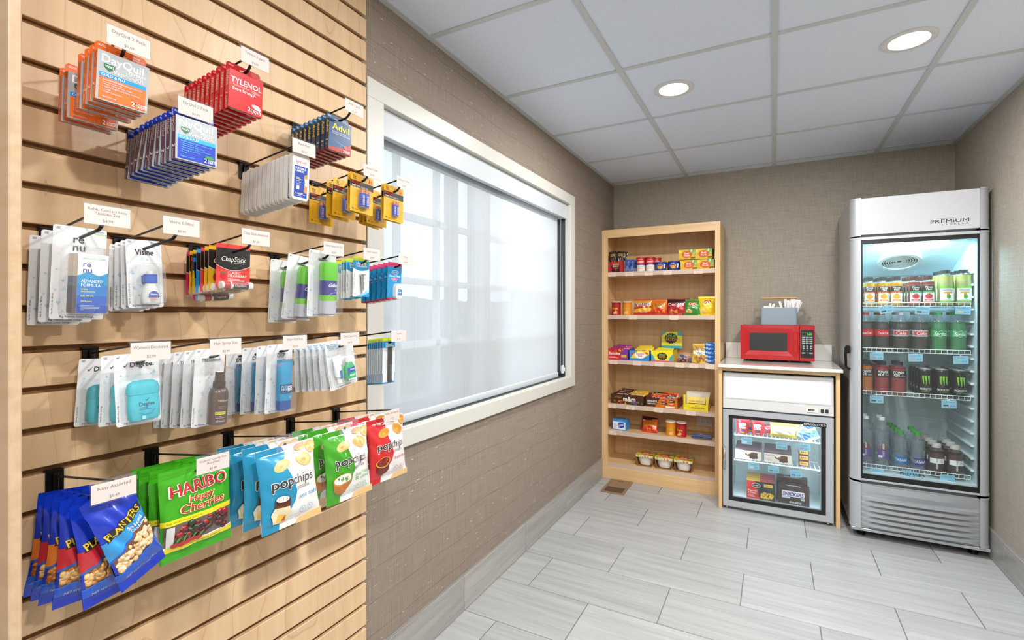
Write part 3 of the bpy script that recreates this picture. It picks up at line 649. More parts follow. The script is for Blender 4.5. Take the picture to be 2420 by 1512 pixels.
# contact lens solution
def renu():
    w, h = 74, 158; a = handy(w, h, 'Net Wt. 2 Fl. Oz  (60 mL)'); a.text('re', 27, 131, 13, '454a4e', bold=.01); a.text('nu', 27, 117, 13, '454a4e', bold=.01)
    b = Art(); b.rect(0, 0, 42, 100, 'f1f1ee'); b.poly([(0, 0), (0, 66)]+[(42*i/12, 66+3*math.sin(i*.7-1.2)+i*.15) for i in range(13)]+[(42, 0)], '1b8fc6'); b.rect(0, 0, 42, 48, '1576c4'); b.rect(0, 0, 42, 30, '1556b4'); b.rect(0, 0, 42, 14, '12429c')
    b.line([(42*i/12, 66+3*math.sin(i*.7-1.2)+i*.15) for i in range(13)], 1.2, '7fcbe0'); b.text('BAUSCH + LOMB', 22, 91, 2.6, '4aa39a', 'C', w=31); b.text('re', 7, 78, 9.5, '463a92', bold=.015); b.text('nu', 7, 68.5, 9.5, '463a92', bold=.015)
    b.text('ADVANCED', 5, 52, 5.2, 'dfeaf3', w=29, bold=.02); b.text('FORMULA', 5, 45, 5.2, 'dfeaf3', w=27, bold=.02); b.text('triple', 5, 39.5, 3, 'dfe36a'); b.text('disinfectant', 5, 35.5, 3, 'dfe36a'); b.text('kills 99.9%', 5, 28, 3, 'dfe36a', bold=.02); b.text('20 hours', 5, 19, 3, 'dfe36a', bold=.02); b.lines(5, 34, 13, 2.4, 4, .7, 'a9c2e6')
    s = Art(); s.rect(0, 0, 34, 100, 'd9cdbd'); s.rect(0, 0, 34, 62, '5d6f84'); s.rect(0, 0, 34, 45, '514a63'); s.rect(0, 0, 34, 20, '5b4448'); s.text('FORMULA', 5, 48, 3.4, '8aa0b0', w=16)
    bx = MB().box(-.015, -.036, -.132, .027, -.002, -.032, 'f1f1ee', fc={'x0': H('d9cdbd')}); bx.art(b, front(-.015, -.036, -.132)); bx.art(s, lside(-.015, -.002, -.132))
    return ('lens_solution_pack', 'toiletries', [('backing_card', card(w/1000, h/1000, .014, a)), ('carton', bx.mesh('carton', MAT['print'], 0)), ('blister', dome(.060, .120, .039, .006, .004, -.077))])
hang('renu', renu(), [(.150, .05, .02), (.105, .05, .015), (.057, .05, .01)], 'pale blister pack of contact lens solution', 'contact lens solution packs')
def visine():
    w, h = 62, 132; a = handy(w, h, 'Net Wt. 0.28 FL OZ  (8 mL)'); a.text('Visine', w/2, 103, 11, '3b3b40', 'C', w=32, bold=.03)
    m = MB(); loft(m, [(.004, .004, -.112, H('e9ecec')), (.0155, .010, -.1105, H('e9ecec')), (.017, .0115, -.100, H('e9ecec')), (.015, .0105, -.086, H('e9ecec')), (.0105, .009, -.075, H('e9ecec')), (.0085, .0085, -.070, H('e9ecec'))], 20)
    m2 = MB(); n = 20; rings = []
    for k in range(9): rings.append((.0118-.0012*(k in (0, 8)), .0105, -.070+.017*k/8, H('2a62c8' if k % 2 else '1d4fae')))
    loft(m2, rings, n); loft(m2, [(.006, .006, -.053, H('e8e8ea')), (.0055, .0055, -.047, H('e8e8ea'))], 14)
    lb = Art(); lb.ell(0, 12, 9, 9, '2a4f9e', 16, 0, 0, PI); lb.text('Visine', 0, 13, 3.6, 'ffffff', 'C', w=13, bold=.02); lb.rect(-9.5, 8.6, 9.5, 11.5, '2a4f9e'); lb.lines(-7, 8, 6, 2, 2, .9, 'd9826a'); lb.lines(-7, 7, 1.5, 1.6, 2, .6, '7a86a8')
    lab = MB().art(lb, lambda x, y, o: (x, -.0118-o+ .35*x*x*30, -.107+y), maxlen=5)
    sh = lambda me, dy: me
    for q in (m, m2, lab): q.v = [(x+.003, y-.013, z) for x, y, z in q.v]
    return ('eye_drop_pack', 'toiletries', [('backing_card', card(w/1000, h/1000, .014, a)), ('bottle', m.mesh('bottle', MAT['soft_plastic'], .8), [('label', lab.mesh('label', MAT['print'], 0))]), ('cap', m2.mesh('cap', MAT['plastic'], .3)), ('blister', dome(.050, .083, .027, .006, .003, -.071))])
hang('vis', visine(), [(.112, .0, -.04), (.094, .02, -.02), (.072, .02), (.050, .02)], 'pale blister pack of eye drops', 'eye drop packs')
# lip balm
def chap(col, flav, sub, txtcol):
    w, h = 75, 95; a = Art(); a.rect(0, 0, w, h, col); a.poly([(0, 50)]+[(w*i/14, 50-11*math.sin(PI*i/14)) for i in range(15)]+[(w, 86), (0, 86)], '1d1c1e')
    a.line([(w*i/14, 49.6-11*math.sin(PI*i/14)) for i in range(15)], 1.3, 'c9c9cb'); a.text('ChapStick', 38, 58, 10.5, 'eceae6', 'C', w=54, bold=.012, shear=.2); a.text('SKIN PROTECTANT', 38, 53.4, 2.5, 'cfcdc8', w=24, bold=.01)
    a.text(flav, 25, 31, 5.4, txtcol, bold=.005); a.text(sub, 25, 24.5, 5.4, txtcol, wm=42, bold=.03); a.lines(25, 65, 20, 2.8, 2, 1, txtcol); a.ell(15, 27, 6, 7, 'b5222a', 12, .3); a.ell(15, 34, 4.5, 2, '3f7a2f', 10)
    m = MB(); m.v = []
    n = 16
    for x0, x1, r, c in ((-.033, -.030, .0078, 'dcd9d4'), (-.030, -.0085, .0080, 'e9e4df'), (-.0085, .026, .0080, '2a1c20'), (.026, .036, .0085, 'ece9e4')):
        p = circ(-.009, -.0755, r, n); m.prism(p, x0, x1, c, 'x')
    m.prism(circ(-.009, -.0755, .0082, n), -.028, -.014, 'b5222a' if col != 'd8a41c' else 'caa21a', 'x')
    t = Art(); t.text('ChapStick', 0, -2.2, 4.6, 'd9d5cf', bold=.01, shear=.2, w=26); t.rect(-6, 2.5, 33, 6.2, 'c2364a' if col != 'd8a41c' else 'caa21a'); m.art(t, lambda x, y, o: (-.006+x, -.009-math.sqrt(max(.0081**2-y*y, 1e-9))-o, -.0755+y), 3)
    return ('lip_balm_card', 'lip balm', [('backing_card', card(w/1000, h/1000, .013, a, col, .006)), ('stick', m.mesh('stick', MAT['gloss'], .5)), ('blister', dome(.072, .021, .0185, .004, 0, -.0755))])
CH = {'r': (chap('d23a34', 'CLASSIC', 'STRAWBERRY', 'f4e2dc'), 'red strawberry lip balm card'), 'y': (chap('d8a41c', 'CLASSIC', 'ORIGINAL', '3a2c10'), 'yellow original lip balm card'), 'b': (chap('1f86c8', 'MOISTURIZER', 'ORIGINAL', 'eaf3f8'), 'blue lip balm card'), 'm': (chap('c2214e', 'CLASSIC', 'CHERRY', 'f6dde2'), 'magenta cherry lip balm card')}
seq = 'ryyrbyymbm'; xs = (.168, .141, .126, .112, .096, .082, .070, .058, .084, .076)
order = sorted(zip(xs, seq, [(0, 0)]*8+[(-.10, -.014), (-.06, -.012)]), key=lambda q: -q[0])
hang('chap', [CH[c][0] for x, c, e in order], [(x, .03, e[0], 0, e[1]) for x, c, e in order], [CH[c][1] for x, c, e in order], 'lip balm cards')
# batteries
def battery(tp, r, L_):
    w, h = 84, 104; a = Art(); a.rect(0, 0, w, h, 'e2a91c'); a.rect(0, 66, w, 84, '1f1d1c'); a.text('KODAK', 6, 75.5, 6.6, 'd8281f', w=34, bold=.03); a.text('MAX', 6, 68.2, 4.6, 'f2efe8', w=13, bold=.03); a.text('SUPER ALKALINE', 21, 68.2, 4.6, 'cfcbc2', w=42)
    a.text('15x', 9, 93, 6, '3c2c08', bold=.01); a.text('MORE', 9, 89.5, 2.6, '3c2c08'); a.text('POWER', 9, 86.2, 2.6, '3c2c08'); a.text(tp, 44, 92, 6.4, '3c2c08', bold=.01)
    a.rect(68, 88, 77, 98, 'c8281c'); a.poly([(70, 89.5), (76, 89.5), (72, 93), (76, 96.5), (70, 96.5)], 'e2a91c'); a.text('10', 7, 5, 5.4, '33260a', bold=.02); a.text('YEAR', 17, 5.2, 2.8, '33260a'); a.text('GUARANTEE', 30, 5.4, 2.2, '6a4c10'); a.line([(12, 60), (12, 16), (72, 16), (72, 60), (12, 60)], .5, 'c48f14')
    parts = [('backing_card', card(w/1000, h/1000, .014, a, 'e2a91c', .005, (.022, .0075), back='d9d5cc'))]
    for i in (-1, 1):
        cx = i*(r+.0004)+.002; m = MB(); cy = -r-.0015; z0 = -.076
        pr = [(r*.9, z0, H('9a9ca0')), (r, z0+.0012, H('2846b4')), (r, z0+L_*.80, H('c8762e')), (r, z0+L_-.002, H('b96a2a')), (r*.85, z0+L_, H('c9c9c9')), (r*.35, z0+L_+.0002, H('c9c9c9')), (r*.35, z0+L_+.0018, H('c9c9c9'))]
        m.lathe(pr, 16, (cx, cy)); t = Art(); t.text('KODAK', 0, 0, r*900, 'eceef6', 'C', w=L_*560, bold=.02)
        t2 = Art(); t2.tri([[(-p[1], p[0]) for p in tr] for q in t.t for tr in q[0]], 'eceef6'); m.art(Art().tri([[(p[0]*1.0+r*300, p[1]) for p in tr] for q in t2.t for tr in q[0]], 'eceef6'), cyl(r, z0+L_*.40, cx, cy), 3)
        k = Art().rect(-2.2, L_*830, 2.2, L_*930, 'c8281c'); m.art(k, cyl(r, z0, cx, cy), 2); parts.append(('battery', m.mesh('battery', MAT['gloss'], .6)))
    parts.append(('blister', dome(4*r+.006, L_+.007, 2*r+.003, .004, .002, -.076+L_/2, .0015))); return ('battery_card', 'batteries', parts)
hang('aa', battery('AA', .0072, .048), [(.208, .0, .03), (.198, .0, .03), (.143, .0, .04), (.118, .0, .03), (.050, .0, .03)], 'yellow battery card of larger cells', 'larger yellow battery cards')
hang('aaa', battery('AAA', .0053, .042), [(.205, .0, .02), (.196, .0, .02), (.140, .0, .04), (.128, 0, .08), (.114, .0, .10)], 'yellow battery card of slimmer cells', 'smaller yellow battery cards')
# shaving gel
def gillette():
    w, h = 84, 164; a = handy(w, h, 'Net Wt. 70 g (2.5 oz)'); a.lines(28, 62, h-21, 3, 2, 1.6, '3f3f44', 3)
    r = .0205; z0 = -.142; m = MB().lathe([(.018, z0, H('8e9096')), (r, z0+.002, H('b4b9c4')), (r, z0+.034, H('6cbf32')), (r, z0+.048, H('2a2f86')), (r, z0+.084, H('57c02c')), (r, z0+.086, H('62cc28')), (r+.0008, z0+.088, H('62cc28')), (r+.0008, z0+.126, H('62cc28')), (r-.003, z0+.1295, H('62cc28')), (0, z0+.130)], 28, (.001, -.023))
    t = Art(); t.text('Gillette', -14, 68, 8.6, 'f2f3f6', w=34, bold=.03, shear=.25); t.text('SERIES', 2, 60, 4.4, 'dfe3ee', w=18, bold=.02, shear=.25); t.text('3x', 8, 51, 7, 'cfe2f4', bold=.01); t.lines(-4, 18, 47, 2, 1, 1, 'cfe2f4'); t.line([(-14, 46), (-8, 52), (0, 55), (8, 56)], .7, 'b9cbe8'); t.rect(14, 22, 27, 26, '2f6fc0'); t.lines(4, 24, 42, 2.4, 2, .9, '3a6a28'); t.lines(6, 24, 30, 3, 3, .8, '5a6076')
    m.art(t, cyl(r, z0, .001, -.023), 4)
    return ('shaving_gel_pack', 'toiletries', [('backing_card', card(w/1000, h/1000, .016, a)), ('can', m.mesh('can', MAT['foil'], .6)), ('blister', dome(.062, .136, .046, .007, .002, -.078, .005))])
hang('gil', gillette(), [(.205, .05, .0), (.128, .05, .09), (.062, .04, .02)], 'green capped shaving gel blister pack', 'shaving gel packs')
# nail clipper
def clipper():
    w, h = 60, 108; a = Art(); a.rect(0, 0, w, h, 'eef0f1'); a.rect(0, 78, w, h, '1f97cf'); a.rect(0, 98, w, h, 'b9cb2b'); a.text('Handy', 12, 88, 6.5, 'f4f8fa', w=26, bold=.03); a.text('Solutions', 12, 81, 6.5, 'f4f8fa', w=38, bold=.03); a.ell(44, 91, 4.5, 4.5, 'd8dc5a', 12)
    a.poly([(0, 78)]+[(w*i/10, 78-7*math.sin(PI*i/10)) for i in range(11)], '1f97cf'); a.poly([(w, 0), (w, 26), (44, 14), (20, 4), (10, 0)], '8fd0ec'); a.poly([(w, 0), (w, 14), (40, 5), (30, 0)], '1f97cf'); a.text('Nail Clipper \u2022 Cortauñas', 5, 20, 3, '4a4e52', rot=PI/2); a.text('Solutions for Life on the Go', 30, 2, 2.2, '2f6f9a', 'C', w=34)
    m = MB(); m.prism([(-.007, -.035), (.007, -.035), (.0075, -.038), (.0055, -.046), (.0032, -.082), (0, -.086), (-.0032, -.082), (-.0055, -.046), (-.0075, -.038)], -.0042, -.0020, axis='y'); m.prism([(-.0045, -.040), (.0045, -.040), (.0026, -.078), (-.0026, -.078)], -.0085, -.0055, axis='y'); m.prism(circ(0, -.043, .003, 12), -.0105, -.004, axis='y'); m.prism([(-.0075, -.033), (.0075, -.033), (.007, -.036), (-.007, -.036)], -.010, -.002, axis='y')
    return ('nail_clipper_card', 'toiletries', [('backing_card', card(.060, .108, .013, a, 'eef0f1')), ('nail_clipper', m.mesh('nail_clipper', MAT['chrome'], .5)), ('blister', dome(.030, .066, .012, .006, 0, -.060))])
hang('clip', clipper(), [(.205, .02), (.180, .02), (.169, .03), (.161, .03), (.140, .03)], 'blue and white nail clipper card', 'nail clipper cards')
def floss():
    w, h = 60, 110; a = Art(); a.rect(0, 0, w, h, '1f8fc6'); a.rect(0, 96, w, h, 'd43a6e'); a.rect(0, 0, w, 5, 'c4284e'); a.ring(32, 80, 16, 1, 'dff0f8', 20, 6); a.text('Oral-Care', 32, 77.5, 5.4, 'e8f4fa', 'C', w=25); a.text('Dental Floss', 31, 66, 6.2, 'eef6fa', 'C', w=46, bold=.01); a.rect(14, 58, 46, 63, 'd8607e'); a.lines(16, 46, 60, 2, 1, 1, 'f6dfe6'); a.text('Waxed', 31, 52, 4.4, 'eef6fa', 'C', shear=.2)
    for k in range(3): a.line([(4+k*3, 8+9*k), (10+k*4, 20+9*k), (8+k*3, 34+8*k)], .8, '5fb8dc')
    m = MB().prism(rrect(.030, .046, .0125, 5, .010, -.074), -.013, -.0008, 'e9e9e8', 'y'); t = Art(); t.rect(0, 0, 20, 18, '1f7fb8'); t.lines(3, 17, 13, 4, 2, 1.4, 'dff0f8'); t.rect(4, 4, 17, 6.5, 'd8506e'); m.art(t, front(.002, -.013, -.086)); m.prism(rrect(.022, .010, .004, 3, .010, -.058), -.0138, -.013, 'dcdcdc', 'y')
    return ('dental_floss_card', 'toiletries', [('backing_card', card(.060, .110, .012, a, '1f8fc6')), ('floss_case', m.mesh('floss_case', MAT['plastic'], .5)), ('blister', dome(.036, .052, .0155, .012, .010, -.074))])
hang('floss', floss(), [(.203, .05), (.184, .05), (.164, .05), (.144, .05), (.123, .05), (.102, .05)], 'blue and pink dental floss card', 'dental floss cards')
# deodorant
def degree():
    w, h = 70, 126; a = handy(w, h, 'Net Wt. 0.5 oz (14g)'); a.text('Degree.', 24, 102, 9, '33323a', w=37, bold=.025); a.poly([(13, 106), (16, 102), (23, 113), (16.5, 105)], '33323a')
    m = MB(); A, B = H('35b4c6'), H('3fc3d6'); rg = [(.0215, .0105, -.1035, A), (.0248, .0125, -.100, A), (.0255, .013, -.075, A), (.0240, .0125, -.058, B)]
    loft(m, rg+[(.0240, .0125, -.0575, A)], 28)
    c = MB(); loft(c, [(.0255, .0132, -.0575, B), (.0258, .0134, -.048, B), (.0235, .0124, -.039, B), (.0165, .009, -.0345, B), (.006, .004, -.0335, B)], 28)
    for q in (m, c): q.v = [(x+.001, y-.015, z) for x, y, z in q.v]
    t = Art(); t.text('Degree', 0, 26, 6.4, '25406a', 'C', w=24, bold=.02); t.poly([(-3, 37), (-.5, 33.5), (4.5, 41.5), (-.2, 36)], '25406a'); t.lines(-12, 8, 22.5, 3, 2, 1, '2b6a9a'); t.line([(-13, 15), (-4, 10.5), (6, 12), (13, 19)], 1.2, '2d86c4'); t.rect(-10, 3, 8, 9.5, '2f9db4'); t.rect(-8.6, 3, -3, 8.5, '8fe0ea')
    lab = MB().art(t, lambda x, y, o: (.001+x, -.015-.0130*math.sqrt(max(1-(x/.0256)**2, .01))-o, -.1035+y), 4)
    return ('deodorant_pack', 'toiletries', [('backing_card', card(w/1000, h/1000, .014, a)), ('stick_body', m.mesh('stick_body', MAT['plastic'], .8), [('print', lab.mesh('print', MAT['print'], 0))]), ('cap', c.mesh('cap', MAT['soft_plastic'], .8)), ('blister', dome(.059, .088, .030, .010, .001, -.068))])
hang('deg', degree(), [(.196, -.02, -.03), (.150, .03, .02), (.066, .04, .05)], 'turquoise deodorant blister pack', 'turquoise deodorant packs')
# hair spray
def spray():
    w, h = 60, 158; a = handy(w, h, 'Net Wt. 2 Fl Oz (59mL)'); a.text('TRESemmé', w/2+2, 132, 7, '55535a', 'C', w=38)
    c = '4a352c'; r = .0175; cx, cy = .010, -.0195; z0 = -.138
    m = MB().lathe([(.015, z0, H(c)), (r, z0+.002, H(c)), (r, z0+.064, H(c)), (r*.85, z0+.072, H(c)), (.011, z0+.075, H(c))], 24, (cx, cy))
    k = MB().lathe([(.0115, z0+.075, H('33231c')), (.0115, z0+.086, H('33231c')), (.0088, z0+.0865, H('3c2a22')), (.0082, z0+.106, H('3c2a22')), (.006, z0+.107)], 20, (cx, cy))
    t = Art(); t.text('TRESemmé', -10, 48, 4.2, 'd9cfc6', w=24); t.lines(-8, 8, 38, 3, 2, .7, '9a8c80'); t.rect(-14, 22, 6, 28, 'c2bd38'); t.text('BODY SPRAY', -13, 24, 2.6, '3a3010', w=17); t.lines(-13, 4, 18, 3, 2, .9, 'b9aca0'); t.text('(59mL)', -12, 7, 4, 'd9cfc6'); t.line([(14, 8), (14, 50)], 3.2, 'b7aaa2'); t.line([(19, 14), (19, 54)], 2.4, 'a89a92')
    lab = MB().art(t, cyl(r, z0, cx, cy), 4)
    return ('hair_spray_pack', 'toiletries', [('backing_card', card(w/1000, h/1000, .014, a)), ('bottle', m.mesh('bottle', MAT['gloss'], .7), [('print', lab.mesh('print', MAT['print'], 0))]), ('spray_cap', k.mesh('spray_cap', MAT['plastic'], .6)), ('blister', dome(.052, .120, .038, .007, .006, -.080))])
hang('spr', spray(), [(.192, .08, .01), (.153, .08, .01), (.115, .08, .01), (.082, .08, .01), (.050, .08)], 'brown hair spray bottle blister pack', 'hair spray packs')
# hair gel
def gel():
    w, h = 66, 158; a = handy(w, h, 'Net Wt. 2 oz (57g)'); a.text('DEP', 26, 128, 9, '2c2c32', w=20, bold=.02)
    cx, cy = .003, -.0155; D, B = H('0f5d86'), H('1a86b4'); z0 = -.136
    m = MB(); loft(m, [(.0165, .0135, z0+.022, B, cx, cy), (.0175, .0135, z0+.03, B, cx, cy), (.019, .010, z0+.075, B, cx, cy), (.0205, .0045, z0+.104, B, cx, cy), (.021, .0012, z0+.110, B, cx, cy), (.021, .0012, z0+.116, B, cx, cy)], 24)
    k = MB(); loft(k, [(.0155, .0125, z0, H('15499a'), cx, cy), (.0168, .0138, z0+.002, H('15499a'), cx, cy), (.0168, .0138, z0+.0215, H('15499a'), cx, cy)], 24)
    t = Art(); t.rect(-19, 101, 0, 107, 'd8542e'); t.ell(0, 84, 14, 11, '12233c', 20); t.text('DEP', 0, 80, 7.5, 'f2f4f6', 'C', w=19, bold=.035); t.rect(-15.5, 40, 15.5, 60, '123c66'); t.text('FLEX', -13, 52, 5, '9fd4e8', bold=.005); t.text('HOLD', -13, 46, 5, '9fd4e8', bold=.02); t.text('GEL', 0, 45.5, 10, 'eef3f6', w=16, bold=.03); t.lines(-12, 12, 42, 1.5, 1, .8, '8fb8d0'); t.lines(2, 11, 31, 2.4, 2, .8, '9fd4e8')
    def mp(x, y, o):
        f = min(max((y-.03)/.08, 0), 1); rx = .0175+.0035*f; ry = .0137*(1-f)**.8+.0013
        return (cx+x, cy-ry*math.sqrt(max(1-(x/(rx+.0008))**2, .01))-o-.0003, z0+y)
    lab = MB().art(t, mp, 4)
    return ('hair_gel_pack', 'toiletries', [('backing_card', card(w/1000, h/1000, .014, a)), ('tube', m.mesh('tube', MAT['gloss'], .8), [('print', lab.mesh('print', MAT['print'], 0))]), ('flip_cap', k.mesh('flip_cap', MAT['plastic'], .6)), ('blister', dome(.050, .126, .032, .006, .003, -.080))])
hang('gel', gel(), [(.192, .06, .0), (.155, .06), (.102, .06), (.040, .04)], 'blue hair gel tube blister pack', 'hair gel packs')
# oral care kit
def oral():
    w, h = 92, 124; a = handy(w, h, 'Net Wt. 0.85 oz (24 g)'); a.ring(22, 114, 15, 1, '3f9fd0', 20, 5.5); a.text('Oral-Care', 22, 111.6, 5, '3f9fd0', 'C', w=24); a.text('TRAVEL KIT', 10, 103, 4.4, '7fbcd8', w=30)
    m = MB(); loft(m, [(.006, .006, -.092, H('efefee')), (.0065, .0065, -.078, H('efefee')), (.0105, .0095, -.076, H('e9ecf2')), (.0125, .008, -.055, H('e9ecf2')), (.0135, .0035, -.028, H('e9ecf2')), (.0138, .001, -.022, H('e9ecf2'))], 18)
    t = Art(); t.poly([(-4, 24), (3, 26), (5, 60), (-2, 62)], '2e58b0'); t.poly([(3, 26), (8, 30), (10, 60), (5, 60)], '3fae6c'); lab = MB().art(t, lambda x, y, o: (x, -.0098+.010*max(0, (y-.03)/.04)**1.5*.7-o, -.092-.014+y), 5)
    b = MB(); g = H('2fa86c'); loft(b, [(.013, .009, -.094, g), (.0165, .011, -.092, g), (.0165, .011, -.062, g), (.010, .008, -.050, g), (.0065, .0065, -.046, g)], 20); loft(b, [(.0075, .0075, -.046, H('f0f0ee')), (.0075, .0075, -.032, H('f0f0ee'))], 16)
    t2 = Art(); t2.rect(-13, 12, 13, 34, '2b56b0'); t2.ell(0, 14, 11, 8, '2fae62', 16); t2.text('scope', 0, 12, 5.6, 'f6fbf6', 'C', w=19, bold=.02); t2.text('Crest', 0, 27, 4.6, 'f4f4f6', 'C', w=14, bold=.02); t2.rect(-13, 2, 13, 5, 'e8f2ea'); lab2 = MB().art(t2, lambda x, y, o: (x, -.011*math.sqrt(max(1-(x/.017)**2, .02))-o, -.094+y), 4)
    def mv(q, ang, dx, dy):
        c, s = math.cos(ang), math.sin(ang); q.v = [(dx+x*c+(z+.06)*s, y+dy, -.06-x*s+(z+.06)*c) for x, y, z in q.v]
    for q in (m, lab): mv(q, .0, -.022, -.0105)
    for q in (b, lab2): mv(q, .0, .014, -.0115)
    return ('oral_care_kit', 'toiletries', [('backing_card', card(w/1000, h/1000, .014, a)), ('toothpaste_tube', m.mesh('toothpaste_tube', MAT['gloss'], .7), [('print', lab.mesh('print', MAT['print'], 0))]), ('mouthwash_bottle', b.mesh('mouthwash_bottle', MAT['gloss'], .7), [('label', lab2.mesh('label', MAT['print'], 0))]), ('blister', dome(.084, .088, .0215, .012, 0, -.062, .006))])
hang('oral', oral(), [(.205, 0, -.17), (.181, 0, -.10), (.158, 0, -.09), (.135, 0, -.08), (.112, 0, -.06), (.089, 0, -.05)], 'travel oral care kit in clear blister', 'travel oral care kits')
def comb():
    w, h = 52, 134; a = Art(); a.rect(0, 0, w, h, 'e3e8ea'); a.rect(0, 0, w, 30, '1f7fb8'); a.rect(2, 4, w-2, 104, 'dfe5e8'); a.rect(0, 104, w, h, '1f8fc6'); a.rect(0, 123, w, h, 'b9cb2b'); a.text('Handy', 12, 113, 6, 'f4f8fa', w=26, bold=.03); a.text('Solutions', 12, 106, 6, 'f4f8fa', w=34, bold=.03)
    m = MB(); m.prism([(-.002, -.016), (.004, -.014), (.004, -.118), (-.002, -.116)], -.004, -.001, '1a1a1c', 'y')
    z = -.018; i = 0
    while z > -.114: m.box(.004, -.0035, z-.0011, .0165, -.0012, z, '1a1a1c'); z -= .0024 if z < -.064 else .0017
    m.box(.004, -.004, -.0185, .017, -.001, -.014, '1a1a1c'); m.box(.004, -.004, -.118, .017, -.001, -.1135, '1a1a1c')
    m.v = [(x-.004, y, z) for x, y, z in m.v]
    return ('comb_card', 'comb', [('backing_card', card(.052, .134, .013, a, 'dfe5e8', back='1f6fa0')), ('comb', m.mesh('comb', MAT['plastic'], 0)), ('blister', dome(.034, .114, .006, .006, .002, -.066, .002))])
hang('comb', comb(), [(x, .02) for x in (.207, .200, .194, .187, .180, .172, .164, .156, .148)], 'slim blue and lime comb card', 'comb cards')
# ------------------------------------------------------------------ bags
class Bag:
    def __init__(s, w, h, t, sb=.07, st=.08, seed=1, pinch=.05, low=1.0):
        s.w, s.h, s.t, s.sb, s.st, s.pinch, s.low = w, h, t, sb, st, pinch, low; r = random.Random(seed); s.k = [(r.uniform(2, 7), r.uniform(2, 9), r.uniform(0, 6), r.uniform(.3, 1)) for _ in range(5)]
    def prof(s, v):
        q = (v-s.sb)/(1-s.sb-s.st); return math.sin(PI*min(max(q, 0), 1)**s.low)**.6 if 0 < q < 1 else 0
    def raw(s, x, y, sg=-1):
        u, v = x/s.w, y/s.h; p = s.prof(v); ac = max(1-(2*u-1)**2, 0)**.55
        wr = sum(a*math.sin(f*PI*u*1.3+g*PI*v+c) for f, g, c, a in s.k)*.0015*(.35+ac*p)*(1 if 0 < p else .25)
        return ((u-.5)*s.w*(1-s.pinch*p), sg*(s.t/2*p*ac+.0004)+wr*sg, y)
    def pt(s, x, y, o=0, sg=-1):
        q = s.raw(x, y, sg)
        if not o: return q
        e = .0012; A = Vector(s.raw(min(x+e, s.w), y))-Vector(s.raw(max(x-e, 0), y)); B = Vector(s.raw(x, min(y+e, s.h)))-Vector(s.raw(x, max(y-e, 0)))
        n = A.cross(B); n.normalize(); n.y = min(n.y, -.2) if n.y <= 0 else n.y
        return (q[0]+n.x*o, q[1]+n.y*o-.0002, q[2]+n.z*o)
    def mesh(s, col, arts=(), nx=22, ny=34, dz=0, mat='foil', name='pouch', extra=None, backcol=None):
        mb = MB()
        for sg, c in ((-1, col), (1, backcol or col)):
            V = [s.pt(s.w*i/nx, s.h*j/ny, 0, sg) for j in range(ny+1) for i in range(nx+1)]
            F = [(j*(nx+1)+i, j*(nx+1)+i+1, (j+1)*(nx+1)+i+1, (j+1)*(nx+1)+i) for j in range(ny) for i in range(nx)]
            if callable(c):
                for f in F:
                    m = f[0]; mb.add([V[k] for k in f], [(0, 1, 2, 3)], c((m % (nx+1)+.5)/nx, (m//(nx+1)+.5)/ny))
            else: mb.add(V, F, c)
        for a in arts: a.emit(mb, lambda x, y, o: s.pt(x, y, o*1.6+.0003), .001, 5)
        if extra: extra(mb, s)
        mb.v = [(x, y, z+dz) for x, y, z in mb.v]
        return mb.mesh(name, MAT[mat], 1.0)
def lumps(bag, n, box, r0, r1, cols, seed, dz, name, mat='print', asp=.62, inside=None):
    """low domes lying just under the clear film"""
    mb = MB(); r = random.Random(seed); k = 0
    while k < n:
        x, y = r.uniform(box[0], box[2])/1000, r.uniform(box[1], box[3])/1000
        if inside and not inside(x*1000, y*1000): continue
        k += 1; a = r.uniform(r0, r1)/1000; b = a*r.uniform(asp, .95); t = r.uniform(0, PI); c = H(r.choice(cols)); N_ = 9; rings = []
        for q, hh in ((1, 0), (.8, .45), (.42, .8)):
            rings.append([(x+q*(a*math.cos(2*PI*i/N_)*math.cos(t)-b*math.sin(2*PI*i/N_)*math.sin(t)), y+q*(a*math.cos(2*PI*i/N_)*math.sin(t)+b*math.sin(2*PI*i/N_)*math.cos(t)), hh*b*.8) for i in range(N_)])
        lim = lambda p: bag.pt(min(max(p[0], .003), bag.w-.003), p[1], p[2]+.0004)
        for j in range(2): mb.add([lim(p) for p in rings[j]+rings[j+1]], [(i, (i+1) % N_, N_+(i+1) % N_, N_+i) for i in range(N_)], c)
        mb.add([lim(p) for p in rings[2]], [tuple(range(N_))], c)
    mb.v = [(x, y, z+dz) for x, y, z in mb.v]
    return mb.mesh(name, MAT[mat], 1.2)
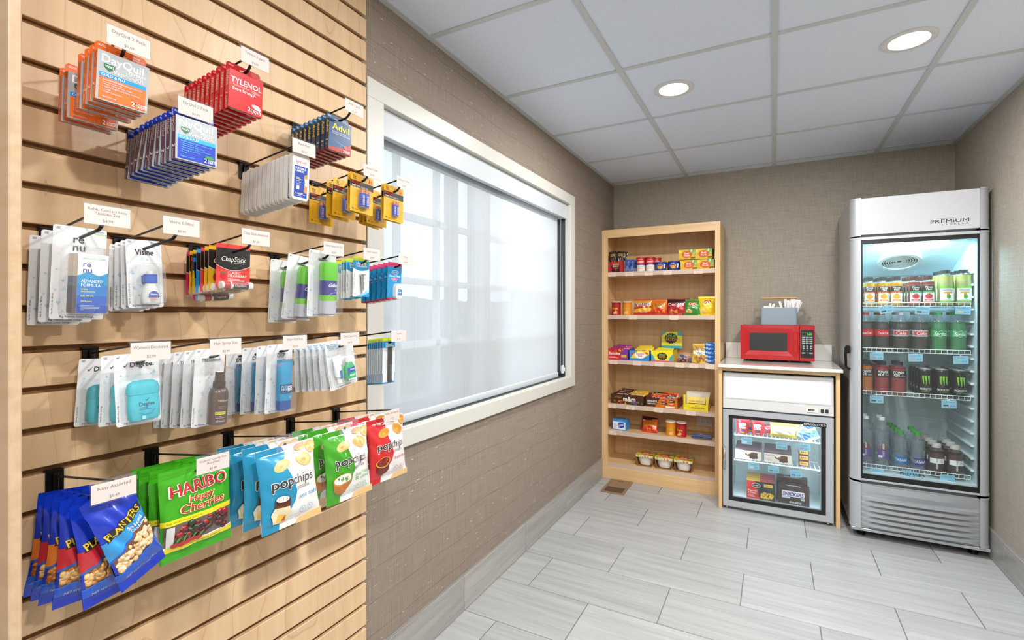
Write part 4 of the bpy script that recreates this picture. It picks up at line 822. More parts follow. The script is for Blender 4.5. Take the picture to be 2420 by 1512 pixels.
def nutbag(band, title, sub, cols, seed):
    w, h = 80, 176; B = Bag(w/1000, h/1000, .03, .11, .13, seed, .08, .8); a = Art()
    win = [(3, 34), (3, 62), (28, 78), (56, 94), (77, 103), (77, 56), (28, 41)]
    a.poly(win, '7a5028')  # dark ground paints the shade in the gaps between nuts
    a.poly([(0, 62), (0, 98), (80, 118), (80, 105), (56, 96), (28, 80)], band); a.poly([(0, 62), (28, 80), (56, 96), (80, 105), (80, 101.5), (56, 92.5), (28, 76), (0, 58)], '1f5fc8')
    a.poly([(6, 96), (74, 116), (76, 131), (8, 111)], '23201c'); a.text('PLANTERS', 41, 108, 12, 'e8c23c', 'C', w=66, bold=.035, rot=.28); a.text(title, 54, 99, 6.5, 'f4efe6', 'C', w=30, bold=.02, rot=.25)
    if sub: a.text(sub, 58, 92, 6, 'f4efe6', 'C', w=32, bold=.02, rot=.25)
    a.poly([(0, 20), (0, 33), (28, 40), (80, 56), (80, 20)], '1a50be'); a.line([(0, 33.5), (28, 40.5), (80, 56.5)], 1.6, '2a6fd8'); a.text('NET WT 1.75 OZ (49g)', 40, 21, 4, 'c9d6ee', 'C', w=56); a.text('07AUG25', 44, 52, 4.4, '3a2a18', w=26, rot=.25)
    inn = lambda x, y: y < 60+x*.52-5 and y > 37+x*.25
    p = B.mesh('1033b4', [a], dz=-.164)
    return ('nut_bag', 'snack bag', [('pouch', p), ('nuts', lumps(B, 120, (5, 38, 75, 98), 3, 5.6, cols, seed, -.164, 'nuts', 'print', .6, inn))])
NC = ['c79a5c', 'b98548', 'd3aa6e', 'a8743a', 'dcb983']; NO = ['b5692c', 'c27a38', '9c5522', 'cf8f4c']; NW = ['dcb88a', 'e6c79c', 'cfa676', 'f0d6b0']
NR, NR2, NB = nutbag('c02a35', 'Peanuts', '', NC, 4), nutbag('d8752c', 'Honey', 'Roasted', NO, 5), nutbag('2f96d8', 'Salted', 'Cashews', NW, 6)
hang('nuts', [NB, NR, NR, NR2, NR, NR2], [(.222, -.05, -.34, .18, .0), (.190, -.03, -.10, .08, -.014), (.158, .0, .06, .0, -.012), (.129, .03, .10, 0, -.01), (.100, .04, .10, 0, -.008), (.072, .05, .10, 0, -.006)], ['blue bag of salted cashews', 'blue bag of peanuts with red band', 'blue bag of peanuts with red band', 'blue bag of nuts with orange band', 'blue bag of peanuts with red band', 'blue bag of nuts with orange band'], 'blue nut bags')
def gummy():
    w, h = 140, 205; B = Bag(.140, .205, .028, .09, .08, 9, .03, .9); a = Art()
    a.rect(0, 84, w, 96, 'f0e020', 14); a.text('Kids and grown-ups love it so ...', 8, 88, 4.2, '3a5a1a', w=70); a.rect(4, 38, 136, 84, '6a5e58', 14, 6); a.rect(0, 24, w, 35, 'f0e020', 14); a.text('... the happy world of Haribo!', 46, 27, 4.6, '3a5a1a', w=66); a.rect(0, 35, w, 38, 'f6f6f2', 14)
    for c, bd in (('f6f3ee', .085), ('d8262c', .03)): a.text('HARIBO', 72, 146, 25, c, 'C', w=108+(4 if bd > .05 else 0), bold=bd, rot=.03)
    for t, x, y, hh, ww in (('Happy', 74, 126, 14, 50), ('Cherries', 76, 104, 19, 84)): a.text(t, x, y, hh, 'f6e6b8', 'C', w=ww+3, bold=.09, shear=.15); a.text(t, x, y, hh, 'c63a26', 'C', w=ww, bold=.03, shear=.15)
    a.text('GUMMI CANDY', 34, 9, 6, '1c5a10', w=50); a.rect(8, 38, 20, 82, 'd9dad6')
    for k in range(7): a.rect(0, 190+k*2, w, 190.7+k*2, '57c02c', 8); a.rect(0, 2+k*2, w, 2.7+k*2, '57c02c', 8)
    for i, x in enumerate((22, 33, 44, 55, 66)): a.ell(x, 40, 7, 5.5, 'b8242a', 12); a.poly([(x, 44), (x+3, 54), (x+9, 56), (x+5, 47)], '3f8f2c')
    p = B.mesh('3fa81c', [a], dz=-.191)
    GM = Matrix.Diagonal((.98, 1, .86, 1)); p.transform(GM)
    inn = lambda x, y: 42 < y < 80 and not x < 24
    cd = lumps(B, 44, (26, 42, 128, 80), 6, 9.5, ['8a1c24', '5a141c', '3a2024', 'a8202a', '2c3a20', '6a1820'], 5, -.191, 'candies', 'gloss', .7, inn); cd.transform(GM)
    return ('gummy_candy_bag', 'snack bag', [('pouch', p), ('candies', cd)])
hang('gum', gummy(), [(.186, .0, -.02, .0), (.152, .03, .02, .04), (.119, .03, .05), (.088, .03, .03, .03)], 'green gummy cherry candy bag', 'green gummy candy bags')
def chips(col, col2, flavour, tcol, deco, seed):
    w, h = 150, 205; B = Bag(.150, .205, .040, .09, .08, seed, .06, 1.0); a = Art()
    edge = [(62, 205), (70, 190), (62, 172), (64, 150), (74, 120), (80, 90), (76, 62), (60, 40), (44, 24), (40, 0)]
    a.poly([(0, 0), (0, 205)]+edge, col)
    ch = ['e0b978', 'd9a860', 'e8c890'] if col2 is None else [col2, 'd9a23c', 'c9882c']
    for x, y, rx, ry, ro in ((52, 158, 22, 13, .3), (112, 160, 24, 17, -.4), (138, 186, 14, 17, .2), (110, 192, 18, 9, .1)): a.ell(x, y, rx, ry, ch[0], 18, ro); a.ell(x+2, y+1.5, rx*.7, ry*.62, ch[2], 16, ro); a.ell(x-3, y-2, rx*.3, ry*.3, ch[1], 10, ro)
    a.text('pop', 22, 105, 24, 'f4f4f2', w=50, bold=.10); a.text('pop', 22, 105, 24, '3a3536', w=50, bold=.045); a.text('chips', 73, 105, 24, '4a4647', w=54, bold=.004); a.text('potato', 80, 90, 10.5, '6a6667', w=36)
    for i, s in enumerate(flavour): a.text(s, 84, 66-13*i, 11, tcol, w=min(54, 7.6*len(s)))
    for x in (96, 118): a.ring(x, 34, 8.5, .9, tcol, 18); a.lines(x-4, x+4, 36, 3, 2, 1, tcol)
    a.text('popped chip snack', 40, 18, 5, '8a8888', w=52)
    deco(a)
    a.poly([(78, 0), (90, 14), (150, 20), (150, 0)], 'd8b47a')
    p = B.mesh('ecebea', [a], dz=-.190); p.transform(Matrix.Diagonal((.96, 1, .86, 1)))
    return ('chip_bag', 'snack bag', [('pouch', p)])
def shaker(a):
    a.poly([(22, 22), (56, 16), (64, 40), (58, 58), (26, 62), (16, 44)], 'e6d7b4'); a.poly([(28, 24), (50, 20), (54, 36), (34, 44)], 'e9c24a'); a.poly([(42, 24), (52, 22), (50, 38)], 'd0482a'); a.poly([(24, 60), (60, 56), (62, 72), (26, 76)], '5a2e1c'); a.ell(43, 76, 18.5, 9.5, '4a2416', 18, -.1); a.ell(43, 78, 15.5, 7.5, 'e4e2de', 18, -.1)
    for i in range(9): a.ell(34+(i % 3)*9, 75+(i//3)*3.2, 1, .8, '3a3030', 6)
def bowl(rim, body, fill, top):
    def f(a):
        a.poly([(14, 62), (66, 70), (60, 40), (50, 30), (30, 28), (19, 38)], body); a.ell(40, 67, 27, 16, rim, 20, .12); a.ell(40, 68, 24, 13.5, fill, 20, .12); a.blobs(26, 62, 54, 74, 16, 1.6, 3.4, top, 3)
    return f
C_B = chips('1f8ab4', None, ['sea salt'], '2f93bd', shaker, 21); C_G = chips('3f9c22', None, ['sour cream', '& onion'], '5fa83c', bowl('c98a32', 'b9702c', 'eceae2', ['5fa03c', '3f7a2a', '9fc07a']), 22); C_R = chips('c9262c', 'd99a4a', ['barbeque'], 'c9343c', bowl('e0a83c', '6a1c14', '7a1a14', ['8a2a1c', 'a8402a', 'd8a050']), 23)
hang('blue', C_B, [(.234, -.12, -.02, -.05, -.004), (.184, -.05, .02, .02), (.138, .0, .02), (.095, .02, .03)], 'blue and white sea salt chip bag', 'blue chip bags')
hang('grn', C_G, [(.232, -.10, .0, -.03, -.004), (.176, -.03, .03, .03), (.122, .0, .04)], 'green and white sour cream chip bag', 'green chip bags')
hang('red', C_R, [(.220, -.08, .0, -.03, -.004), (.165, -.02, .03), (.110, 0, .04)], 'red and white barbecue chip bag', 'red chip bags')
# ================================================================== tall maple shelf unit
SX0, SX1, SY, SB, ST = .003, .872, 3.758, 4.088, 1.955
SHELF = [1.620, 1.284, .933, .588, .378, .122]
su = thing('bookcase', 'tall open maple shelf unit full of snacks in the corner', 'shelf unit', (0, 0, 0))
for x in (SX0, SX1-.02): obj('side_panel', MB().box(x, SY+.02, 0, x+.02, SB, ST).mesh('side_panel', MAT['maple_cabinet'], 0), su)
obj('back_panel', MB().box(SX0+.02, SB-.014, .09, SX1-.02, SB, ST-.02).mesh('back_panel', MAT['maple_cabinet'], 0), su)
obj('top_panel', MB().box(SX0+.02, SY+.02, ST-.02, SX1-.02, SB, ST).mesh('top_panel', MAT['maple_rail'], 0), su)
obj('top_rail', MB().bbox(SX0, SY, 1.892, SX1, SY+.02, ST, .001).mesh('top_rail', MAT['maple_rail'], 0), su)
for x0, x1 in ((SX0, .050), (.836, SX1)): obj('stile', MB().bbox(x0, SY+.0006, .092, x1, SY+.02, 1.892, .001).mesh('stile', MAT['maple_cabinet'], 0), su)
obj('base_rail', MB().bbox(SX0, SY-.004, 0, SX1, SY+.02, .092, .001).mesh('base_rail', MAT['maple_rail'], 0), su)
pbr('shelf_edge', 'cdb6a4', .45)
LABX = [(.085, .222, .37, .507, .724), (.25, .553), (.097, .281, .446, .595, .693, .803), (.087, .23, .442, .673), (.092,), ()]
ROWN = 'top second third fourth fifth bottom'.split()
LTXT = [['Jerky Assorted', 'Rice Krispies', 'Sipping Soup', 'Mac & Cheese', 'Bowl Noodle Soup'], ['Pringles Assorted', 'Chips Big Assorted'], ['Skittles', 'Swedish Fish', 'Sour Patch Kids', 'Candy Mini', 'Cookies', 'Snack Bar'], ['Chocolate', 'M&Ms Peanut', 'Chocolate Bars', 'Toblerone'], ['Q-Tips'], []]
for i, z in enumerate(SHELF):
    s = obj('shelf', MB().box(SX0+.02, SY+.016, z-.028, SX1-.02, SB-.014, z).mesh('shelf', MAT['maple_rail'], 0), su)
    obj('edge_strip', MB().bbox(.050, SY+.004, z-.031, .836, SY+.016, z+.001, .001).mesh('edge_strip', MAT['shelf_edge'], 0), s)
    for x, t in zip(LABX[i], LTXT[i]):
        a = Art(); a.rect(-31, -29, 31, 2, 'e3cdb8'); a.text(t, 0, -10, 4.6, '7a6c60', 'C', wm=50); a.text('$1.99', 0, -24, 4.2, '7a6c60', 'C')
        obj('price_label', MB().art(a, front(x, SY+.0035, z-.004)).mesh('price_label', MAT['paper'], 0), s)
def tray(w, h, d, col, fa=None, inner='8a6a48', hf=None, name='display_tray', cat='display box', sa=None, mat='print', floor=.006):
    """open carton; hf = height of the front panel"""
    t = .0018; hf = hf or h; mb = MB()
    mb.box(-w/2, -d/2, 0, w/2, d/2, t, col); mb.box(-w/2, -d/2, 0, w/2, -d/2+t, hf, col, fc={'y1': H(inner)}); mb.box(-w/2, d/2-t, 0, w/2, d/2, h, col, fc={'y0': H(inner)})
    for x, k in ((-w/2, 'x1'), (w/2-t, 'x0')): mb.prism([(-d/2, 0), (d/2, 0), (d/2, h), (-d/2, hf)], x, x+t, col, 'x')
    if fa: mb.art(fa, front(-w/2, -d/2, 0))
    if sa: mb.art(sa, rside(w/2, -d/2, 0))
    return (name, cat, [('carton', mb.mesh('carton', MAT[mat], 0))])
def bagspec(name, w, h, t, col, art, seed, dz=0, cat='snack bag', tilt=0):
    return (name, cat, [('pouch', Bag(w/1000, h/1000, t, .08, .09, seed, .05, .9).mesh(col, [art], 16, 22, dz))])
def frame(a, w, h, col): a.rect(0, 0, w, h, col); return a
F0 = 3.782   # just behind the shelf lip
# ---- top shelf
Z = SHELF[0]
a = Art(); a.rect(0, 0, 112, 84, 'b81c26'); a.poly([(24, 4), (88, 4), (88, 44), (56, 20), (24, 44)], '1c1718'); a.poly([(30, 70), (82, 70), (78, 56), (34, 56)], 'c8a860'); a.rect(22, 40, 90, 56, '1c1718'); a.text('JERKY', 56, 44, 8, 'f0ece6', 'C', w=50, bold=.03); a.poly([(44, 36), (50, 36), (56, 20), (62, 36), (68, 36), (56, 10)], 'c8242c'); a.text('ORIGINAL', 56, 60, 5, '2a2018', 'C', w=36)
make(tray(.112, .084, .13, 'b81c26', a), 'red tray of jerky bags at the window end of the top shelf', (.108, F0+.07, Z))
a = Art(); a.rect(3, 60, 57, 112, '1b1a1c'); a.rect(10, 84, 50, 106, 'b9924a'); a.text('JERKY', 30, 92, 8, '1b1a1c', 'C', w=34, bold=.03); a.poly([(18, 76), (24, 76), (30, 60), (36, 76), (42, 76), (30, 50)], 'c8242c'); a.rect(8, 20, 52, 44, 'a8332a')
jb = bagspec('jerky_bag', 60, 125, .014, '1b1a1c', a, 31)
for i, (x, y, ry, ro) in enumerate(((.082, .030, .05, -.08), (.128, .034, -.05, .10), (.100, .062, .02, -.02), (.140, .068, -.1, .12))):
    make(jb, ['black jerky bag in the red tray, nearest the window wall', 'black jerky bag in the red tray, tilted, nearest the blue packs', 'black jerky bag behind the two front ones in the red tray', 'rearmost black jerky bag in the red tray'][i], (x, F0+y, Z+.046), (-.06, ro, 0), 'jerky bags')
obj_ = make(('clear_bin', 'bin', [('bin', MB().box(-.052, -.06, 0, .052, .06, .002).box(-.052, -.06, 0, -.050, .06, .095).box(.050, -.06, 0, .052, .06, .095).box(-.052, .058, 0, .052, .06, .1).box(-.052, -.06, 0, .052, -.058, .03).mesh('bin', MAT['blister'], 0))]), 'clear plastic bin of blue snack bars on the top shelf', (.222, F0+.075, Z))
a = Art(); a.rect(4, 8, 34, 92, '2a4aa8'); a.text('TREATS', 26, 14, 11, 'd6e2f6', w=70, rot=PI/2, bold=.02); a.lines(6, 14, 80, 9, 6, 1.6, '9fb6e6')
sb_ = bagspec('snack_bar', 38, 100, .018, '2f4fae', a, 33)
for i in range(6): make(sb_, 'blue wrapped snack bar in the clear bin, %s from the front' % NTH[i], (.190+.034*(i % 2)+.012*(i//2), F0+.034+.019*i, Z+.003), (-.12, .10-.05*(i % 2), .05), 'blue snack bars')
def cup(name, cat, r0, r1, h, bands, art, lid, lh=.006, sip=0):
    pr = [(r0*.93, 0, H(bands[0][1]))]
    for z, c in bands: pr.append((r0+(r1-r0)*z, .001+z*(h-.001), H(c)))
    pr.append((r1, h, H(bands[-1][1]))); m = MB().lathe(pr, 28); R = lambda y: r0+(r1-r0)*y/h
    m.art(art, lambda x, y, o: ((R(y)+o)*math.sin(x/r1), -(R(y)+o)*math.cos(x/r1), y), 6)
    l = MB().lathe([(r1+.0012, h-lh, H(lid)), (r1+.002, h-lh*.5, H(lid)), (r1+.0012, h, H(lid)), (r1*.9, h+.001, H(lid)), (r1*.88, h-.001, H(lid))], 28)
    return (name, cat, [('cup', m.mesh('cup', MAT['print'], .6)), ('lid', l.mesh('lid', MAT['plastic'], .5))])
a = Art(); a.text("Campbell's", 0, 70, 14, 'f6f2ee', 'C', w=58, bold=.02, shear=.2); a.text('Homestyle', 0, 90, 6, 'f0dcd0', 'C', w=30); a.rect(-50, 50, 50, 57, '2c4a9a', 16); a.text('CHICKEN', 0, 33, 9, 'c03030', 'C', w=36); a.text('NOODLE', 0, 20, 9, 'c03030', 'C', w=36)
S_SOUP = cup('soup_cup', 'soup cup', .031, .034, .110, [(0, 'efece6'), (.45, 'c81e24'), (.9, 'c81e24')], a, 'b81a20', .012)
for i, (x, y) in enumerate(((.296, .04), (.368, .04), (.330, .112), (.402, .115))): make(S_SOUP, ['red and white soup cup beside the blue snack bars, front row', 'red and white soup cup beside the blue pasta cup, front row', 'soup cup behind the two front soup cups, nearer the snack bars', 'soup cup behind the two front soup cups, nearer the pasta cups'][i], (x, F0+y, Z), (0, 0, .1), 'soup cups')
a = Art(); a.ell(0, 38, 24, 24, 'e8a82a', 20); a.ell(0, 50, 22, 13, '1c3f9a', 18); a.text('Kraft', 0, 46, 8, 'f2f2ee', 'C', w=24, bold=.02); a.blobs(-16, 20, 16, 36, 14, 3, 6, ['e8a82a', 'f0b83a', 'd8921c'], 2); a.rect(30, 20, 48, 52, 'e6e6ea')
S_MAC = cup('pasta_cup', 'pasta cup', .036, .043, .068, [(0, '1f43a8'), (.5, '1f43a8')], a, '16307c', .008)
for i, (x, y) in enumerate(((.445, .05), (.541, .05), (.470, .140), (.560, .142))): make(S_MAC, ['blue macaroni cup beside the soup cups', 'blue macaroni cup beside the noodle bowls', 'blue macaroni cup behind, nearer the soup', 'blue macaroni cup behind, nearer the noodle bowls'][i], (x, F0+y, Z), (0, 0, 0), 'blue macaroni cups')
def noodle():
    w, h, d, k = .130, .076, .13, .012
    def panel(a): a.rect(0, 0, 130, 76, 'e0b83a'); a.poly([(70, 76), (130, 76), (130, 30), (100, 40)], '7fae5a'); a.blobs(90, 40, 126, 70, 9, 5, 10, ['d8c9a0', '9fbf6a', 'e8dcc0'], 4); a.ell(64, 38, 40, 27, 'd9622a', 22); a.text('Bowl', 64, 40, 15, 'f2efe6', 'C', w=36, bold=.03, shear=.15); a.text('Noodle', 64, 24, 13, 'f2efe6', 'C', w=44, bold=.03, shear=.15); a.rect(92, 6, 128, 18, '4a3a22'); a.rect(4, 52, 22, 70, 'f0d94a'); a.text('SPICY CHICKEN', 110, 9, 5, 'e8c23c', 'C', w=32); return a
    mb = MB(); W = lambda z: w/2-k*(1-z/h)
    pts = [(-w/2+k, 0), (w/2-k, 0), (w/2, h), (-w/2, h)]; t = .0012; inn = [(-w/2+k+t, t), (w/2-k-t, t), (w/2-t, h-t), (-w/2+t, h-t)]
    mb.prism(pts, -d/2, d/2, 'a07a4a', 'y', [inn])
    fa = panel(Art()); mb.art(fa, lambda x, y, o: (-w/2+x, -d/2+.004+y*(d-.008)/.076, h+o), 12)
    for sg, fn in ((1, lambda x, y, o: (W(y)+o, -d/2+x, y)), (-1, lambda x, y, o: (-W(y)-o, d/2-x, y))): mb.art(panel(Art()), fn, 12)
    fl = panel(Art()); mb.prism([(-w/2, h-.0005), (w/2, h-.0005), (w/2-.004, h-.016), (-w/2+.004, h-.016)], -d/2-.001, -d/2, 'd9cfa0', 'y'); f2 = Art(); f2.blobs(4, 2, 126, 15, 22, 3, 7, ['d9622a', 'e8dcc0', '9fbf6a', 'd8b43a', 'e6e2d8'], 8); mb.art(f2, front(-w/2, -d/2-.001, h-.017))
    b = MB().lathe([(.036, .003, H('e9e7e2')), (.043, .006, H('e9e7e2')), (.052, .030, H('e9e7e2')), (.055, .055, H('e9e7e2')), (.059, .058, H('e9e7e2')), (.060, .064, H('e9e7e2')), (.05, .066)], 32, sq=2.6)
    return ('noodle_bowl', 'instant noodles', [('sleeve', mb.mesh('sleeve', MAT['print'], 0)), ('bowl', b.mesh('bowl', MAT['plastic'], .7))])
S_NOO = noodle()
for i, (x, z, y) in enumerate(((.653, 0, .072), (.767, 0, .074), (.640, .0775, .070), (.756, .0775, .074))):
    make(S_NOO, ['instant noodle bowl, lower one beside the macaroni cup', 'instant noodle bowl, lower one against the stile', 'instant noodle bowl, upper one nearer the soup cups', 'instant noodle bowl, upper one against the stile'][i], (x-(.0 if i % 2 == 0 else .0), F0+y, Z+z), (0, 0, -PI/2), 'noodle bowls on the top shelf', (.88, .90, .95))
# ---- second shelf
Z = SHELF[1]
def pringles(col, dark, flav):
    a = Art(); a.text('Pringles', 0, 46, 13, '3a1408', 'C', w=48, bold=.06); a.text('Pringles', 0, 46, 13, 'f0c828', 'C', w=46, bold=.03); a.ell(0, 22, 18, 8, 'e8c070', 16, .3); a.ell(6, 30, 12, 6, 'd9a850', 14, -.3); a.text(flav, 0, 8, 6, 'f4ece0', 'C', w=34); a.rect(-60, 88, 60, 96, dark, 20)
    m = MB().lathe([(.0345, 0, H('b9b9b9')), (.036, .001, H(col)), (.036, .100, H('c9c9c9')), (.0365, .102, H('c9c9c9')), (.034, .104)], 28); m.art(a, cyl(.036), 6)
    l = MB().lathe([(.0375, .1015, H('ece6d8')), (.0378, .108, H('ece6d8')), (.033, .109, H('ece6d8')), (.031, .107)], 28)
    return ('chip_can', 'chip can', [('can', m.mesh('can', MAT['gloss'], .6)), ('lid', l.mesh('lid', MAT['soft_plastic'], .6))])
PR, PO = pringles('b01c20', '7a1216', 'ORIGINAL'), pringles('e08a1e', 'c87418', 'CHEDDAR')
make(PR, 'short red chip can beside the window side on the second shelf', (.101, F0+.045, Z)); make(PO, 'short orange chip can beside the red corn chip bag', (.188, F0+.045, Z))
def chipbag(w, h, base, deco, seed, t=.045): a = Art(); deco(a, w, h); return bagspec('chip_bag', w, h, t, base, a, seed)
def fritos(a, w, h): a.rect(0, h*.55, w, h*.9, 'd8a02a', 8); a.poly([(0, 20), (w, 30), (w, 58), (0, 44)], 'e8b83a'); a.text('Fritos', w/2, h*.56, 26, 'f6f2ec', 'C', w=w*.86, bold=.08, rot=.12); a.text('Fritos', w/2, h*.56, 26, '2a3f8f', 'C', w=w*.8, bold=.03, rot=.12); a.text('The ORIGINAL', w*.45, 14, 8, 'f4ecd8', 'C', w=w*.6)
def cheetos(a, w, h): a.text('Cheetos', w/2, h*.58, 20, 'f0c828', 'C', w=w*.8, bold=.09, shear=.2, rot=.08); a.text('Cheetos', w/2, h*.58, 20, '1c1414', 'C', w=w*.74, bold=.03, shear=.2, rot=.08); a.poly([(0, 0), (w, 0), (w, 40), (w*.5, 52), (0, 36)], 'c8321c'); a.blobs(14, 16, w-14, 38, 12, 5, 10, ['e87a1c', 'd86414', 'f09030'], 3, .35); a.text('Crunchy', w/2, 8, 7, 'f6e6d0', 'C')
def doritos(a, w, h): a.rect(4, h*.72, w-4, h*.95, '2a1416', 8); a.text('Doritos', w/2, h*.54, 24, '1c1012', 'C', w=w*.84, bold=.08, rot=.06); a.text('Doritos', w/2, h*.54, 24, 'f2ece6', 'C', w=w*.8, bold=.03, rot=.06); a.poly([(18, 20), (48, 14), (38, 48)], 'd88a2a'); a.poly([(54, 22), (84, 12), (78, 46)], 'e09a3a'); a.text('NACHO CHEESE', w*.5, 6, 7, 'f0d9a0', 'C', w=w*.6)
def lays(sub, c2):
    def f(a, w, h): a.ell(w/2, h*.70, 32, 15, 'e8c22a', 20, .1); a.ell(w/2, h*.70, 29, 12, 'c81e24', 20, .1); a.text("Lay's", w/2, h*.655, 15, 'f6f4ee', 'C', w=44, bold=.04, rot=.05); a.text(sub, w/2, h*.46, 8, c2, 'C', w=w*.6); a.ell(30, 32, 17, 12, 'ead08a', 16, .3); a.ell(44, 24, 16, 11, 'e0c070', 16, -.2)
    return f
B2 = [(chipbag(140, 125, 'c4321e', fritos, 41), .310, 'red and gold corn chip bag on the second shelf'), (chipbag(128, 118, 'dd6a1a', cheetos, 42), .430, 'orange cheese puff bag between red snack bags, second shelf'), (chipbag(142, 128, 'b01a22', doritos, 43), .560, 'dark red tortilla chip bag on the second shelf'), (chipbag(122, 118, '2e8a34', lays('Sour Cream', 'f0f4e0'), 44), .676, 'green potato chip bag on the second shelf'), (chipbag(122, 138, 'f0cc1c', lays('Classic', '9a6a10'), 45), .775, 'yellow potato chip bag against the stile, second shelf')]
for s, x, lb in B2: make(s, lb, (x, F0+.042, Z+.001), (-.14, 0, 0), 'chip bags on the second shelf')
for s, x, lb in B2[:3]+B2[4:]: make(s, lb.split(' on the')[0].split(' between')[0].split(' against')[0]+' standing behind its twin, second shelf', (x+.012, F0+.108, Z+.001), (-.12, 0, 0), 'chip bags on the second shelf')
# ---- third shelf
Z = SHELF[2]
def pouch(name, w, h, t, col, fn, seed): a = Art(); fn(a, w, h); return bagspec(name, w, h, t, col, a, seed, cat='candy')
def band(txt, c, bg=None):
    def f(a, w, h):
        if bg: a.rect(4, h*.2, w-4, h*.8, bg, 6)
        a.text(txt, w/2, h*.36, h*.3, c, 'C', w=w*.8, bold=.04)
    return f
a = Art(); a.rect(0, 0, 160, 88, 'c2202a'); a.poly([(98, 0), (160, 0), (160, 88), (120, 88)], '7a3a9a'); a.text('Skittles', 8, 42, 20, 'f6f2f2', w=92, bold=.05); a.lines(8, 90, 22, 7, 2, 3, 'f0d0d0'); a.blobs(30, 64, 120, 84, 12, 3, 5, ['e8c22a', '4aa83a', 'd8601c', '7a3a9a'], 6, .95); a.rect(108, 20, 150, 40, 'd8a83a')
make(tray(.160, .088, .20, '7a3a86', a, hf=.080), 'purple and red candy tray at the window end, third shelf', (.124, F0+.104, Z))
sk = pouch('candy_pouch', 120, 46, .024, '8a2f8a', band('Skittles', 'f4eef2', 'b82a3a'), 51)
for i in range(6): make(sk, 'purple candy pouch in the purple tray, %s from the front' % NTH[i], (.120+.01*(i % 2), F0+.032+.027*i, Z+.055+.006*(i % 3)), (-.5, .05*((i % 2)*2-1), .1), 'purple candy pouches')
a = Art(); a.rect(0, 0, 152, 78, '2f86cc'); a.poly([(6, 20), (60, 78), (152, 78), (152, 50), (100, 20)], 'f0d428'); a.ell(84, 44, 42, 26, 'f6f2ea', 20); a.text('Swedish', 84, 48, 15, 'c8283a', 'C', w=64, bold=.03); a.text('Fish', 84, 30, 15, 'c8283a', 'C', w=34, bold=.03); a.ell(130, 60, 14, 6, 'd8343c', 12, -.5); a.ell(24, 52, 14, 6, 'd8343c', 12, .5)
make(tray(.152, .078, .19, '2f86cc', a), 'blue and yellow fish candy tray on the third shelf', (.292, F0+.10, Z))
sf = pouch('candy_pouch', 110, 50, .022, 'f0cc20', band('Fish', 'c8283a', 'e8dc6a'), 52)
for i in range(5): make(sf, 'yellow fish candy pouch, %s from the front' % NTH[i], (.290+.016*(i % 2)+.01, F0+.034+.032*i, Z+.048+.004*i), (-.5, .06*((i % 2)*2-1), -.1), 'yellow fish candy pouches')
a = Art(); a.rect(0, 0, 160, 84, 'f0dc1c'); a.poly([(0, 0), (36, 0), (20, 40), (0, 60)], '2fa8c8'); a.poly([(160, 0), (124, 0), (140, 40), (160, 60)], '2fa8c8'); a.rect(0, 0, 160, 10, 'd05a8a')
for i in range(12): a.ell(82+30*math.cos(i*PI/6), 42+22*math.sin(i*PI/6), 8, 8, '1f1c1a', 10)
a.ell(82, 42, 30, 22, '1f1c1a', 20); a.text('SOUR', 82, 46, 14, '8fd83a', 'C', w=44, bold=.04); a.text('PATCH', 82, 30, 14, 'f08a2a', 'C', w=48, bold=.04)
make(tray(.160, .084, .19, 'f0dc1c', a), 'yellow and turquoise sour candy tray, third shelf', (.462, F0+.10, Z))
a = Art(); a.rect(0, 0, 156, 128, 'e8dc28'); a.poly([(0, 128), (40, 128), (0, 96)], '2fa8b8'); a.rect(0, 0, 156, 20, '2fa8b8'); a.rect(120, 100, 156, 128, '2fa8b8')
for i in range(14): a.ell(72+40*math.cos(i*PI/7), 78+32*math.sin(i*PI/7), 10, 10, '1f1c1a', 10)
a.ell(72, 78, 40, 32, '1f1c1a', 20); a.text('SOUR', 72, 84, 22, '6fc83a', 'C', w=74, bold=.04); a.text('PATCH', 74, 58, 22, 'f08a2a', 'C', w=82, bold=.04); a.text('TROPICAL', 108, 26, 12, 'f4f2ee', 'C', w=56, bold=.03, rot=.06)
make(('header_card', 'sign', [('card', MB().prism(rrect(.156, .128, .012, 4, 0, .064), -.0015, 0, 'c9b890', 'y').art(a, front(-.078, -.0015, 0)).mesh('card', MAT['print'], 0))]), 'upright yellow header card standing behind the sour candy tray', (.500, F0+.198, Z+.092), (-.05, 0, 0))
sp = pouch('candy_pouch', 120, 46, .022, 'e8d828', band('SOUR', '3f8a2a', 'f0e85a'), 53)
for i in range(4): make(sp, 'yellow sour candy pouch in its tray, %s from the front' % NTH[i], (.462, F0+.034+.034*i, Z+.046+.004*i), (-.6, .03, 0), 'yellow sour candy pouches')
def mini(col, c2, seed):
    m = MB(); r = random.Random(seed); m.prism([(-.020, -.006), (-.013, -.004), (-.013, .004), (-.020, .006)], .0035, .0045, c2, 'z'); m.prism([(.020, -.006), (.013, -.004), (.013, .004), (.020, .006)], .0035, .0045, c2, 'z'); m.bbox(-.014, -.0085, 0, .014, .0085, .009, .003, col)
    t = Art(); t.rect(-12, -3, 12, 3, 'f2f0ec'); t.text('MINI', 0, -2, 4, c2, 'C', w=18, bold=.03); m.art(t, over(0, 0, .009)); return ('wrapped_candy', 'candy', [('wrapper', m.mesh('wrapper', MAT['foil'], .5))])
MI = [mini('b83a3a', '2a5aa0', 1), mini('3a6ab0', 'c03030', 2), mini('d8d4cc', 'b82a30', 3)]; r = random.Random(8)
MC = ['red', 'blue', 'white']
